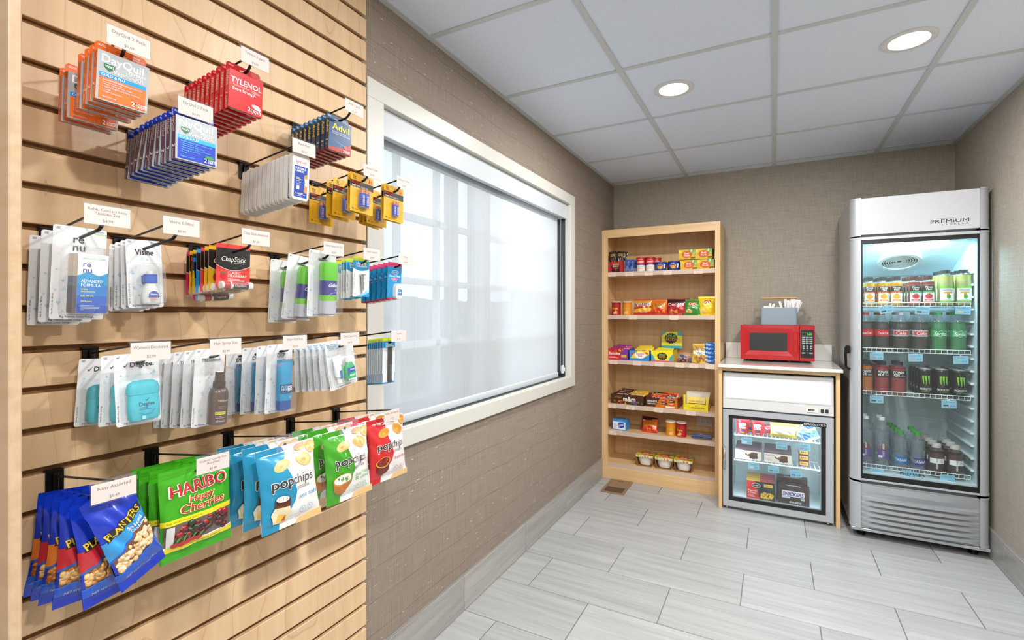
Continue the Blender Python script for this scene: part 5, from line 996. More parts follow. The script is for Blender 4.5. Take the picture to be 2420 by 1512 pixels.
for i in range(27):
    lv = i//11; x = .612+r.uniform(-.052+.01*lv, .052-.01*lv); y = F0+.012+r.uniform(.0, .11); z = Z+.001+lv*.017+r.uniform(0, .004)
    make(MI[i % 3], '%s wrapped mini candy in the loose pile, third shelf' % MC[i % 3], (x, y, z+.004), (r.uniform(-.3, .3), r.uniform(-.3, .3), r.uniform(0, 6)), 'loose %s mini candies' % MC[i % 3])
def amos(a, w, h): a.rect(0, h*.66, w, h*.95, 'c89a3a', 8); a.text('Famous', w/2, h*.72, 14, '2f6fa8', 'C', w=w*.6, bold=.03); a.rect(8, h*.44, w-8, h*.64, 'e9e4d4', 6); a.text('Amos', w*.55, h*.47, 18, '3a7ab0', 'C', w=w*.5, bold=.03); a.blobs(16, 10, w-16, h*.36, 14, 9, 14, ['a8743a', 'b9854a', '8f5e2c'], 5)
am = bagspec('cookie_bag', 118, 140, .03, 'dfb840', (lambda A: (amos(A, 118, 140), A)[1])(Art()), 55)
for i in range(3): make(am, 'gold cookie bag on the third shelf, %s from the front' % NTH[i], (.728+.004*i, F0+.026+.045*i, Z+.001), (-.2, .05-.06*i, 0), 'gold cookie bags')
a = Art(); a.rect(2, 4, 66, 32, '1f6fc8', 4); a.text('TREATS', 34, 12, 11, 'eef4fa', 'C', w=50, bold=.03); a.rect(6, 18, 20, 30, 'e8e4dc')
rk = ('snack_bar', 'snack bar', [('wrapper', Bag(.070, .036, .026, .08, .08, 56, .03).mesh('2f86d8', [a], 12, 10))])
for i in range(5): make(rk, 'bright blue treat bar against the stile, %s from the bottom' % NTH[i], (.797, F0+.03+.004*(i % 2), Z+.002+.029*i), (-.1, 0, .05*(i % 2)), 'bright blue treat bars')
# ---- fourth shelf
Z = SHELF[3]
a = Art(); a.rect(0, 0, 262, 76, '4a2a1c'); a.text('m&m', 150, 26, 34, 'efe6dc', 'C', w=96, bold=.07); a.text('MILK CHOCOLATE', 60, 46, 9, 'c8b03a', 'C', w=56)
a.blobs(14, 6, 250, 24, 16, 5, 8, ['c8282c', 'e8b42a', '3a6ac8', '3f9a3a', 'd8701c'], 4, .98)
make(tray(.262, .076, .20, '4a2a1c', a, hf=.070), 'wide brown chocolate candy tray, fourth shelf', (.205, F0+.108, Z), (0, 0, -.10))
mm = pouch('candy_pouch', 118, 44, .022, '4a2c20', band('m&m', 'efe6dc', '5a3626'), 61); my = pouch('candy_pouch', 118, 44, .022, 'e0b02a', band('m&m', 'f4ece0', 'c8961c'), 62)
for i in range(10):
    k = i % 2
    make((mm, my)[k], '%s chocolate candy pouch in the brown tray, %s row from the front' % (('brown', 'yellow')[k], NTH[i//2]), (.145+.118*k+.006*(i % 3), F0+.040+.036*(i//2), Z+.050+.004*(i % 3)), (-.7, .04*((i % 3)-1), -.08), 'candy pouches in the brown tray')
a = Art(); a.rect(0, 0, 236, 72, 'c8701c'); a.poly([(0, 0), (0, 72), (110, 72), (70, 0)], '4a2418'); a.text("HERSHEY'S", 12, 34, 15, 'efe6dc', w=74, bold=.03); a.text('VARIETY PACK', 12, 18, 10, 'efe6dc', w=66, bold=.03)
for x, y, c in ((118, 46, 'c8282c'), (120, 24, '3a1c14'), (176, 44, '3a1c14'), (178, 22, 'd84a1c')): a.rect(x, y, x+42, y+16, c); a.lines(x+4, x+38, y+7, 3, 1, 3, 'efe6dc')
a.rect(150, 4, 216, 14, 'f0ece4')
make(tray(.236, .072, .17, '8a4a20', a, inner='b08a5a'), 'orange and brown chocolate bar tray, fourth shelf', (.462, F0+.092, Z), (0, 0, -.06))
def bar(c, t, tc, seed): a = Art(); a.text(t, 55, 12, 15, tc, 'C', w=84, bold=.04); return ('chocolate_bar', 'candy', [('wrapper', Bag(.110, .038, .014, .04, .04, seed, .02).mesh(c, [a], 14, 8))])
BR = [(bar('c8242a', 'KitKat', 'f4ece6', 71), 'red'), (bar('4a2418', "HERSHEY'S", 'dcd0c4', 72), 'brown'), (bar('d86a1c', "Reese's", 'f0d83a', 73), 'orange')]
for i in range(6): s, c = BR[i % 3]; make(s, '%s chocolate bar in the orange tray, %s pair' % (c, ('front', 'back')[i//3]), (.425+.075*(i % 2), F0+.045+.022*i, Z+.046+.003*i), (-.5, .02*i-.05, -.05), 'bars in the orange tray')
a = Art(); a.rect(0, 0, 170, 46, 'e8d41c'); a.rect(0, 0, 14, 112, 'e8d41c'); a.rect(156, 0, 170, 112, 'e8d41c'); a.text('TOBLERONE', 100, 14, 11, '8a2a1c', 'C', w=90, bold=.03); a.ell(42, 20, 12, 9, 'd8c04a', 14)
tb = tray(.170, .118, .16, 'e8d41c', a, inner='eceae4', hf=.046); make(tb, 'yellow triangular chocolate tray with white inside, fourth shelf', (.702, F0+.085, Z))
def tob(): m = MB().prism([(-.026, 0), (.026, 0), (0, .040)], -.062, .062, 'e6c83a', 'x'); a = Art(); a.text('TOBLERONE', 0, 8, 13, '9a2a1c', 'C', w=104, bold=.04); m.art(a, lambda x, y, o: (x, -.026+y*.55-o, y*.84)); return ('chocolate_bar', 'candy', [('carton', m.mesh('carton', MAT['print'], 0))])
tbm = tob()
for i in range(3): make(tbm, 'yellow triangular chocolate bar in its tray, %s from the front' % NTH[i], (.702, F0+.040+.040*i if i < 2 else F0+.060, Z+.003+(.0 if i < 2 else .046)), (0, 0, 0), 'triangular chocolate bars')
# ---- fifth shelf
Z = SHELF[4]
a = Art(); a.rect(0, 0, 112, 84, '3f8fd8'); a.rect(4, 6, 108, 66, 'e8eef4'); a.ell(72, 40, 28, 24, '2050b0', 18); a.text('Q-tips', 72, 34, 14, 'f6f6f6', 'C', w=44, bold=.03, rot=.3); a.lines(10, 40, 44, 9, 4, 3, '7aa8d8')
make(('swab_box', 'box', [('carton', MB().bbox(-.056, -.04, 0, .056, .04, .084, .002, '3f8fd8').art(a, front(-.056, -.04, 0)).mesh('carton', MAT['gloss'], 0))]), 'blue and white cotton swab box, fifth shelf', (.135, F0+.06, Z), (0, 0, -.12))
make(B2[2][0], 'dark red tortilla chip bag propped at the back, fifth shelf', (.345, F0+.10, Z+.001), (-.25, .05, -.05), 'bags on the fifth shelf', (.95, .9, .9)); make(B2[1][0], 'orange cheese puff bag leaning in front, fifth shelf', (.358, F0+.055, Z+.001), (-.55, -.08, -.06), 'bags on the fifth shelf', (.95, .8, .9))
make(PO, 'short orange chip can on the fifth shelf', (.518, F0+.05, Z), (0, 0, .2)); make(PR, 'short red chip can on the fifth shelf', (.596, F0+.05, Z), (0, 0, -.3))
def flat(): m = MB().bbox(-.075, -.045, 0, .075, .045, .012, .004); i_ = MB().box(-.066, -.036, .003, .066, .036, .008, '3a56b0'); a = Art(); a.rect(-60, -30, 60, 30, '4a66c0'); a.text('TRAVEL', 0, -8, 14, 'dfe6f4', 'C', w=80, bold=.02); i_.art(a, over(0, 0, .008)); return ('travel_pack', 'toiletries', [('case', m.mesh('case', MAT['blister'], .5)), ('insert', i_.mesh('insert', MAT['print'], 0))])
fp = flat()
make(fp, 'flat clear pack with blue insert, lower of two, fifth shelf', (.735, F0+.07, Z), (0, 0, .08), 'flat clear packs'); make(fp, 'flat clear pack with blue insert, upper of two, fifth shelf', (.740, F0+.072, Z+.0125), (0, 0, -.05), 'flat clear packs')
o_ = MB().bbox(-.035, -.005, -.0575, .035, 0, .0575, .002, 'dcd6cc')
for z in (-.02, .02): o_.prism(rrect(.026, .030, .009, 4, 0, z), -.0065, -.005, 'e4ded4', 'y'); o_.box(-.007, -.0068, z-.002, -.005, -.0064, z+.008, '2a2622'); o_.box(.005, -.0068, z-.002, .007, -.0064, z+.008, '2a2622')
make(('wall_outlet', 'outlet', [('cover_plate', o_.mesh('cover_plate', MAT['paper'], .3))]), 'beige power outlet on the back panel above the flat packs', (.730, SB-.0155, Z+.075), (0, PI/2, 0))
# ---- bottom shelf
Z = SHELF[5]
for i, x in enumerate((.330, .473, .612)): make(S_NOO, 'noodle bowl with its open side facing out, %s on the bottom shelf' % ('nearest the window wall', 'middle one', 'nearest the freezer')[i], (x, F0+.075, Z), (0, 0, .02*(i-1)), 'noodle bowls on the bottom shelf', (1.04, 1, 1.15))
# ---- floor box in front
pbr('brass_plate', '9a8268', .45, metal=.3); pbr('brass_dark', '5a4636', .6)
t = thing('floor_box', 'tan metal floor outlet box in front of the shelf unit', 'floor box', (.172, 3.60, 0), (0, 0, .02))
obj('frame', MB().prism(rrect(.172, .30, .004, 2), .0002, .005, (1, 1, 1), 'z', [rrect(.135, .255, .004, 2)]).mesh('frame', MAT['brass_plate'], 0), t)
l = obj('lid', MB().box(-.066, -.02, .0005, .066, .126, .0042).mesh('lid', MAT['brass_plate'], 0), t); obj('latch', MB().box(-.02, .112, .0042, .012, .124, .0062).mesh('latch', MAT['brass_dark'], 0), l)
obj('carpet_insert', MB().box(-.066, -.126, .0005, .066, -.021, .0036).mesh('carpet_insert', MAT['brass_dark'], 0), t)
# ================================================================== counter, freezer, microwave, caddy
cc = thing('counter_cabinet', 'open maple counter frame around the small freezer', 'cabinet', (0, 0, 0))
for x in (.881, 1.538): obj('side_panel', MB().bbox(x, 3.535, 0, x+.022, 4.07, .9415, .001).mesh('side_panel', MAT['maple_cabinet'], 0), cc)
obj('apron', MB().bbox(.903, 3.545, .918, 1.538, 3.565, .9415, .001).mesh('apron', MAT['maple_rail'], 0), cc)
ct = thing('countertop', 'glossy white stone worktop with backsplash', 'countertop', (0, 0, 0))
obj('slab', MB().bbox(.880, 3.50, .942, 1.572, 4.088, .964, .003).mesh('slab', MAT['counter_stone'], .5), ct); obj('backsplash', MB().bbox(.882, 4.070, .9642, 1.566, 4.090, 1.079, .002).mesh('backsplash', MAT['counter_stone'], .5), ct)
# ------------------------------------------------------------------ glass-door freezer
FX0, FX1, FY = .907, 1.527, 3.545
fz = thing('freezer', 'small silver glass-door freezer with a lit white header', 'freezer', (0, 0, 0))
m = MB(); IX0, IX1, IZ0, IZ1, IY = .952, 1.482, .052, .640, 4.0
m.box(FX0, 3.60, .03, IX0, 4.05, .668).box(IX1, 3.60, .03, FX1, 4.05, .668).box(IX0, 3.60, .03, IX1, 4.05, IZ0).box(IX0, 3.60, IZ1, IX1, 4.05, .668).box(IX0, IY, IZ0, IX1, 4.05, IZ1)
obj('cabinet_body', m.mesh('cabinet_body', MAT['liner'], 0), fz)
hd = MB().prism([(3.545, .672), (3.60, .672), (4.05, .672), (4.05, .893), (3.60, .904), (3.565, .904), (3.556, .898)], FX0, FX1, (1, 1, 1), 'x'); h_ = obj('header', hd.mesh('header', MAT['white_plastic'], .3), fz)
sl = lambda z: 3.545+(z-.672)*.011/.226
obj('light_panel', MB().add([(.922, sl(.744)-.0025, .744), (1.510, sl(.744)-.0025, .744), (1.510, sl(.874)-.0025, .874), (.922, sl(.874)-.0025, .874)], [(0, 1, 2, 3)]).mesh('light_panel', MAT['sign_light'], 0), h_)
obj('bezel', MB().prism(rrect(.604, .146, .004, 2, 1.216, .809), 0, .004, (1, 1, 1), 'y', [rrect(.588, .130, .002, 2, 1.216, .809)]).mesh('bezel', MAT['white_plastic'], 0), h_, (0, 3.5455, 0))
a = Art(); a.rect(0, 0, 60, 24, 'eceae6'); a.rect(4, 6, 40, 20, '3a3f36'); a.text('-28.6', 22, 8.5, 8, '9aa08a', 'C', w=28, bold=.02)
obj('display', MB().bbox(1.388, 3.541, .688, 1.448, 3.5455, .712, .001, 'eceae6').art(a, front(1.388, 3.541, .688)).mesh('display', MAT['plastic'], 0), h_)
for x in (1.468, 1.492): obj('switch', MB().bbox(x-.008, 3.540, .690, x+.008, 3.5455, .711, .0015, '2a2a2c').mesh('switch', MAT['plastic'], 0), h_)
for x in (.937, 1.498): obj('top_hinge', MB().bbox(x-.02, 3.575, .9045, x+.02, 3.60, .910, .002, '7fc4e0').mesh('top_hinge', MAT['plastic'], 0), h_)
dr = obj('door', MB().prism(rrect(.620, .640, .004, 2, 1.217, .341), 3.545, 3.592, (1, 1, 1), 'y', [rrect(.546, .566, .002, 2, 1.214, .3425)]).mesh('door_frame', MAT['silver_light'], .3), fz)
pbr('door_black', '101214', .35)
obj('glass_border', MB().prism(rrect(.546, .566, .002, 2, 1.214, .3425), 3.552, 3.560, (1, 1, 1), 'y', [rrect(.500, .522, .002, 2, 1.214, .344)]).mesh('glass_border', MAT['door_black'], 0), dr)
obj('glass', MB().box(.944, 3.5545, .064, 1.484, 3.5575, .622).mesh('glass', MAT['glass'], 0), dr)
obj('glass_spacer', MB().prism(rrect(.502, .524, .002, 2, 1.214, .344), 3.562, 3.574, (1, 1, 1), 'y', [rrect(.492, .514, .002, 2, 1.214, .344)]).mesh('glass_spacer', MAT['silver'], 0), dr)
obj('handle', MB().tube([(.9175, 3.545, .412), (.9165, 3.528, .395), (.916, 3.520, .337), (.9165, 3.528, .28), (.9175, 3.545, .262)], [.004, .006, .007, .006, .004], 10).mesh('handle', MAT['chrome'], .9), dr)
obj('lock', MB().prism(circ(1.030, .030, .010, 18), 3.540, 3.546, axis='y').mesh('lock', MAT['chrome'], .5), dr)
a = Art(); a.rect(0, 0, 124, 24, '151618'); a.rect(5, 5, 18, 19, 'c9cbcc'); a.rect(7, 7, 11, 11, '151618'); a.rect(12, 13, 16, 17, '151618'); a.text('MAXX COLD', 22, 6.5, 11.5, 'd9dadc', w=98, bold=.03)
obj('badge', MB().art(a, front(1.366, 3.5445, .600)).mesh('badge', MAT['print'], 0), dr)
for x in (.93, 1.50): obj('foot', MB().lathe([(.012, 0), (.014, .004), (.009, .006), (.009, .03)], 14, (x, 3.57)).mesh('foot', MAT['chrome'], .6), fz)
obj('plinth', MB().box(.93, 3.62, .0, 1.51, 4.04, .03).mesh('plinth', MAT['door_black'], 0), fz)
def wires(x0, x1, y0, y1, z, pitch, lip=.0, r=.0018, name='wire_shelf'):
    mb = MB(); n = int((x1-x0)/pitch)
    for i in range(n+1):
        x = x0+(x1-x0)*i/n; mb.tube([(x, y1, z), (x, y0, z)]+([(x, y0-.002, z+lip)] if lip else []), r, 5)
    for y in ((y0, (y0+y1)/2, y1)): mb.tube([(x0, y, z-r), (x1, y, z-r)], r*1.3, 6)
    if lip: mb.tube([(x0, y0-.002, z+lip), (x1, y0-.002, z+lip)], r*1.5, 6)
    return mb.mesh(name, MAT['wire_white'], 1.2)
for z in (.486, .316): obj('wire_shelf', wires(IX0+.02, IX1-.02, 3.625, 3.97, z, .024, -.006), fz)
lm = obj('interior_lamp', MB().box(IX0+.02, 3.604, IZ1-.014, IX1-.02, 3.614, IZ1-.004).mesh('interior_lamp', MAT['freezer_light'], 0), fz)
def lamp_in(parent, loc, sx, sy, w, rot, col):
    la = bpy.data.lights.new('lamp_light', 'AREA'); la.shape = 'RECTANGLE'; la.size = sx; la.size_y = sy; la.energy = w; la.color = col
    lo = bpy.data.objects.new('lamp_light', la); COL.objects.link(lo); lo.parent = parent; lo.location = loc; lo.rotation_euler = rot
lamp_in(lm, (1.217, 3.618, IZ1-.02), .46, .02, 1.0, (math.radians(28), 0, 0), (.82, .94, 1))
for x, s in ((IX0+.006, -1), (IX1-.006, 1)):
    ls = obj('side_lamp', MB().box(x-.003, 3.603, IZ0+.03, x+.003, 3.609, IZ1-.03).mesh('side_lamp', MAT['freezer_light'], 0), fz)
    lamp_in(ls, (x-s*.006, 3.614, (IZ0+IZ1)/2), .50, .012, .55, (0, s*PI/2, -s*.5), (.82, .94, 1))
def bluetag(l1, price, logo): a = Art(); a.rect(-30, -20, 30, 20, '8fcbe6'); a.text(l1, 0, 8, 4.6, '2f5a78', 'C', wm=52, bold=.01); a.rect(-24, -12, -2, -4, logo); a.text(price, 15, -13, 7, '2f4a60', 'C', w=20, bold=.01); return MB().bbox(-.032, -.0008, -.022, .032, 0, .022, .0003, 'b9d9e6').box(-.003, -.0005, .022, .003, .001, .028, 'd8e8ee').art(a, front(0, -.0008, 0)).mesh('shelf_ticket', MAT['print'], 0)
def tickets(parent, rows, y):
    for x, z, l1, p, lg, ro in rows: obj('shelf_ticket', bluetag(l1, p, lg), parent, (x, y, z), (.12, ro, 0))
tickets(fz, ((1.048, .448, 'Dibs Vanilla 4oz', '$3.49', 'd8e8f0', 0), (1.250, .440, 'Ice Cream Sandwich', '$3.49', 'b08a5a', -.03), (1.376, .447, 'Ice Cream Bar', '$3.99', 'c87a8a', -.08), (1.088, .286, 'Novelty Bar', '$3.49', 'e8e4e0', -.02), (1.204, .282, 'Stuffed Mac', '$5.99', '8a7a5a', -.03), (1.330, .272, 'Ice Cream Bar', '$2.79', '3a4a8a', -.06)), 3.617)
# frozen goods
a = Art(); a.ell(0, 62, 26, 12, 'e8e4ea', 18); a.text('Nestle', 0, 58, 8, '3a4a9a', 'C', w=34, bold=.02); a.text('Dibs', 0, 34, 20, 'f4f2f0', 'C', w=44, bold=.05); a.ell(0, 22, 16, 6, '3a4a8a', 14); a.rect(-8, 6, 14, 14, 'd8a83a')
S_DIB = cup('ice_cream_cup', 'frozen treat', .034, .040, .092, [(0, 'c41e30'), (.5, 'c41e30')], a, 'd8343c', .012)
make(S_DIB, 'red ice cream cup at the handle end of the freezer', (1.020, 3.675, .489)); make(S_DIB, 'red ice cream cup beside the pink pouch in the freezer', (1.110, 3.675, .489)); make(S_DIB, 'red ice cream cup behind the two front cups', (1.062, 3.752, .489))
pk = pouch('ice_cream_pouch', 95, 70, .030, 'd8384a', band('ICE', 'f4e8ea', 'e06a7a'), 81); yl = pouch('ice_cream_pouch', 150, 88, .05, 'e8c83a', band('', 'f0ead0', 'f4ecc0'), 82)
make(pk, 'pink ice cream pouch lying behind the yellow ones', (1.185, 3.73, .489), (-.7, -.2, .2), 'freezer pouches'); make(yl, 'large yellow ice cream pouch in front on the upper freezer shelf', (1.258, 3.662, .489), (-.15, 0, 0), 'freezer pouches'); make(yl, 'yellow ice cream pouch behind the large one', (1.30, 3.75, .489), (-.25, .06, .1), 'freezer pouches')
bw = pouch('ice_cream_bar', 95, 70, .028, 'd8e2ee', band('BAR', '3a6ac8', '4a8ad0'), 83)
for i, (x, y, z, ry, c) in enumerate(((1.375, 3.67, .489, .5, 'blue and white ice cream bar standing beside the yellow pouch'), (1.425, 3.662, .489, -.4, 'blue and white ice cream bar nearest the freezer hinge side'), (1.405, 3.712, .520, .2, 'blue and white ice cream bar on top of the others'))): make(bw, c, (x, y, z), (-.3, ry, .2*i), 'blue and white ice cream bars')
a = Art(); a.rect(0, 0, 158, 68, 'e6ddcf'); a.rect(0, 60, 158, 68, '6a4a5a'); a.text('Häagen-Dazs', 8, 44, 10, '7a3a4a', w=52); a.blobs(70, 14, 130, 46, 20, 7, 12, ['5a3424', '6a4030', '4a2a1c'], 3); a.poly([(60, 46), (84, 60), (92, 44), (76, 34)], 'f0e8d8'); a.lines(8, 50, 24, 7, 2, 2.4, 'b9a898')
hb = ('ice_cream_box', 'frozen treat', [('carton', MB().box(-.079, 0, 0, .079, .046, .068, 'e6ddcf', fc={'z1': H('5a3a4a')}).art(a, front(-.079, 0, 0)).mesh('carton', MAT['print'], 0))])
for c, x in enumerate((1.054, 1.229)):
    for i in range(5): make(hb, 'cream ice cream carton on the lower freezer shelf, %s stack, %s from the glass' % (('handle side', 'middle')[c], NTH[i]), (x, 3.640+.048*i, .319), (0, 0, 0), 'cream ice cream cartons')
a = Art(); a.rect(0, 0, 54, 34, '6a2a3a'); a.rect(4, 5, 50, 29, 'd8b45a'); a.text('BAR', 27, 12, 10, '6a2a3a', 'C', w=30, bold=.02)
sm = ('ice_cream_box', 'frozen treat', [('carton', MB().box(-.027, 0, 0, .027, .10, .034, '6a2a3a').art(a, front(-.027, 0, 0)).mesh('carton', MAT['print'], 0))])
for i in range(3): make(sm, 'small maroon and gold ice cream box, %s from the shelf' % NTH[i], (1.376, 3.65+.006*i, .319+.0345*i), (0, 0, 0), 'small maroon boxes')
a = Art(); a.rect(0, 0, 168, 124, '1c1a1c'); a.poly([(0, 0), (84, 0), (52, 124), (0, 124)], 'c4262c'); a.ell(58, 96, 26, 15, '161416', 18); a.ring(58, 96, 26, 2, 'e8e4de', 20, 15); a.text("Stouffer's", 58, 92, 10, 'f2efe8', 'C', w=38, shear=.2); a.text('Macaroni', 8, 54, 12, 'f2ece6', w=54); a.text('& Cheese', 8, 40, 12, 'f2ece6', w=50); a.lines(8, 54, 30, 6, 3, 2, 'e8c0b8'); a.rect(104, 92, 156, 112, 'e8c83a'); a.text('Classic', 130, 97, 11, 'c4262c', 'C', w=44, bold=.02); a.ell(118, 34, 46, 30, '2a2422', 22); a.blobs(84, 20, 156, 54, 34, 6, 9, ['e8b42a', 'f0c43a', 'd8a01c'], 4, .6)
mc = ('frozen_meal_box', 'frozen meal', [('carton', MB().box(-.084, 0, 0, .084, .038, .124, '1c1a1c', fc={'z1': H('b8342a')}).art(a, front(-.084, 0, 0)).art(Art().rect(0, 0, 80, 38, 'd8b03a').rect(84, 4, 164, 34, 'c4464c'), over(-.084, 0, .124)).mesh('carton', MAT['print'], 0))])
for i in range(5): make(mc, 'red and black macaroni meal box on the freezer floor, %s from the glass' % NTH[i], (1.128, 3.655+.040*i, .053), (0, 0, .02), 'macaroni meal boxes')
def snk(h): a = Art(); a.rect(0, 0, 178, 118, '35211a'); a.rect(24, 56, 150, 92, 'e4e2e0'); a.text('SNICKERS', 87, 62, 22, 'c42a30', 'C', w=118, bold=.07, shear=.2); a.text('SNICKERS', 87, 62, 22, '2a3f9a', 'C', w=116, bold=.04, shear=.2); a.rect(24, 44, 70, 54, 'c9d0dc'); a.text('SNICKERS', 100, 16, 11, 'dfe2ea', 'C', w=68, bold=.04, shear=.2); a.lines(10, 170, 6, 4, 1, 2, '9a8a80'); a.rect(130, 40, 152, 52, 'b9b4b0'); return a
sn = ('ice_cream_box', 'frozen treat', [('carton', MB().box(-.089, 0, 0, .089, .075, .118, '35211a').art(snk(1), front(-.089, 0, 0)).art(Art().rect(30, 16, 140, 44, '46302a').text('SNICKERS', 86, 22, 18, 'dfe2ea', 'C', w=90, bold=.04, shear=.2), over(-.089, 0, .118)).mesh('carton', MAT['print'], 0))])
make(sn, 'dark brown ice cream bar box in front on the freezer floor', (1.318, 3.655, .053), (0, 0, -.03), 'brown ice cream bar boxes'); make(sn, 'dark brown ice cream bar box standing behind the front one', (1.312, 3.742, .053), (0, 0, -.03), 'brown ice cream bar boxes', (1, 1, 1.25))
# ------------------------------------------------------------------ microwave
MX0, MX1, MY, MZ0, MZ1 = .9995, 1.445, 3.80, .980, 1.2185
mw = thing('microwave', 'red countertop microwave with a black keypad', 'microwave', (MX0, MY, .964))
pbr('red_enamel', 'b00c18', .2, coat=.35); pbr('dark_body', '6a6a6c', .5); pbr('mw_window', '26282a', .12, coat=.5)
w, z0, z1 = MX1-MX0, MZ0-.964, MZ1-.964
obj('body', MB().bbox(.004, .03, z0, w-.004, .255, z1-.002, .003).mesh('body', MAT['dark_body'], .5), mw)
dw = .357
m = MB(); O = [(0, z0), (dw, z0), (dw, z1), (0, z1)]; A_ = [(.024, z0+.030), (dw-.040, z0+.030), (dw-.040, z1-.024), (.024, z1-.024)]; B_ = [(.054, z0+.060), (dw-.068, z0+.060), (dw-.068, z1-.052), (.054, z1-.052)]
P3 = lambda q, y: [(x, y, z) for x, z in q]
rg = lambda a, b: [(i, (i+1) % 4, 4+(i+1) % 4, 4+i) for i in range(4)]
m.add(P3(O, .03)+P3(O, .002), rg(0, 0)); m.add(P3(O, .002)+P3(A_, 0), rg(0, 0)); m.add(P3(A_, 0)+P3(B_, .010), rg(0, 0)); m.add(P3(B_, .010), [(0, 1, 2, 3)])
d_ = obj('door', m.mesh('door', MAT['red_enamel'], .2), mw); obj('window', MB().prism(rrect(dw-.126, z1-z0-.116, .004, 3, (.054+dw-.068)/2, (z0+.060+z1-.052)/2), .008, .0095, axis='y').mesh('window', MAT['mw_window'], 0), d_)
obj('grip', MB().bbox(dw-.036, -.004, z0+.05, dw-.008, .004, z1-.045, .003).mesh('grip', MAT['red_enamel'], .4), d_)
pn = obj('control_panel', MB().bbox(dw+.0012, .001, z0, w, .03, z1, .003).mesh('control_panel', MAT['red_enamel'], .4), mw)
a = Art(); a.rect(0, 0, 75, 190, '0c0c0e'); a.line([(8, 150), (67, 150), (67, 170), (8, 170), (8, 150)], 1, '8a8a8e')
for r_ in range(4):
    for c_ in range(3): a.rect(8+21*c_, 134-13*r_, 26+21*c_, 143-13*r_, '9aa0a4')
for r_ in range(3):
    for c_ in range(3): a.ell(17+21*c_, 80-13.5*r_, 5.5, 4.5, 'a9adb0' if r_ < 2 else '4a4c50', 12); a.text(str(1+3*r_+c_), 17+21*c_, 78-13.5*r_, 4, '1a1a1c' if r_ < 2 else 'd0d2d4', 'C')
a.rect(7, 30, 27, 39, '9aa0a4'); a.rect(49, 30, 69, 39, '9aa0a4'); a.ell(38, 36, 5.5, 4.5, '4a4c50', 12); a.line([(7, 66), (7, 88), (69, 88), (69, 66)], .8, '8a8a8e')
obj('keypad', MB().art(a, front(dw+.008, .001, z0+.020)).mesh('keypad', MAT['gloss'], 0), pn)
obj('clock_digits', MB().art(Art().text('9:22', 50, 155, 11, 'ffffff', 'C', w=26, bold=.02), lambda x, y, o: (dw+.008+x, .0004-o, z0+.020+y)).mesh('clock_digits', MAT['led_green'], 0), pn)
for x in (.05, .30): obj('foot', MB().lathe([(.016, 0), (.016, z0-.001), (.012, z0+.001)], 14, (x, .06)).mesh('foot', MAT['door_black'], .5), mw); obj('foot', MB().lathe([(.016, 0), (.016, z0-.001), (.012, z0+.001)], 14, (x, .22)).mesh('foot', MAT['door_black'], .5), mw)
# ------------------------------------------------------------------ caddy with wrapped utensils
cd_ = thing('utensil_caddy', 'grey-blue caddy with a wooden handle on the microwave', 'caddy', (1.237, 3.945, MZ1-.0018))
pbr('caddy_grey', '8f9dab', .45); wood('handle_wood', 'd9b078', 'c99a5e', 'b98a50', 'X', 3)
o1 = rrect(.226, .11, .014, 5); i1 = rrect(.220, .104, .011, 5)
obj('box', MB().prism(o1, .004, .122, (1, 1, 1), 'z', [i1]).prism(i1, .004, .007, (1, 1, 1), 'z').prism(rrect(.19, .08, .01, 4), 0, .004, (1, 1, 1), 'z').mesh('box', MAT['caddy_grey'], .4), cd_)
obj('divider', MB().box(-.002, -.051, .007, .002, .051, .112).mesh('divider', MAT['caddy_grey'], 0), cd_)
obj('post', MB().bbox(-.113, .010, .12, -.1105, .030, .200, .0006).mesh('post', MAT['caddy_grey'], 0), cd_); obj('post', MB().bbox(.1105, .010, .12, .113, .030, .200, .0006).mesh('post', MAT['caddy_grey'], 0), cd_)
obj('handle', MB().tube([(-.111, .020, .191), (.111, .020, .191)], .0075, 12).mesh('handle', MAT['handle_wood'], .8), cd_)
r = random.Random(5)
def utensil(L_, w_): m = MB().prism([(-w_/2, 0), (w_/2, 0), (w_/2, L_-.004), (w_*.3, L_), (-w_/2, L_-.003)], -.002, .002, 'f2f1ee', 'y'); m.box(-w_*.2, -.0035, .01, w_*.25, .0035, L_-.012, 'eceae6'); return ('wrapped_utensil', 'utensil', [('wrapper', m.mesh('wrapper', MAT['paper'], 0))])
U = [utensil(.175, .018), utensil(.165, .015), utensil(.12, .02), utensil(.15, .016)]
US = [(.035, -.02, -.28, 1), (.050, 0, -.10, 0), (.058, -.025, -.02, 1), (.064, .02, -.14, 0), (.070, -.01, .08, 0), (.078, -.03, .14, 0), (.084, .01, .22, 0), (.090, -.02, .30, 0), (.096, -.005, .36, 1), (-.070, -.02, .20, 3), (-.056, -.025, .30, 3), (-.03, -.02, -.1, 2), (-.018, -.03, .12, 2), (.005, -.025, .05, 2), (.018, -.015, -.08, 2)]
for i, (x, y, ro, k) in enumerate(US):
    make(U[k], 'white paper-wrapped utensil in the grey caddy, %s from the window side' % (NTH+['fourteenth', 'fifteenth'])[sorted(range(len(US)), key=lambda q: US[q][0]).index(i)], (1.237+x-(.05*math.sin(ro)), 3.945+y, MZ1-.0018+.009), (r.uniform(-.08, .08), ro, r.uniform(-.3, .3)), 'wrapped utensils')
nap = MB()
for i in range(8): nap.bbox(-.034+.0006*i, -.03+.0085*i, 0, .034-.0006*(i % 3), -.0245+.0085*i, .118+.004*(i % 3), .0015, 'ecebe8')
make(('napkin_stack', 'napkins', [('napkins', nap.mesh('napkins', MAT['paper'], 0))]), 'white folded napkins at the window end of the caddy', (1.172, 3.948, MZ1-.0018+.008), (0, .02, 0))
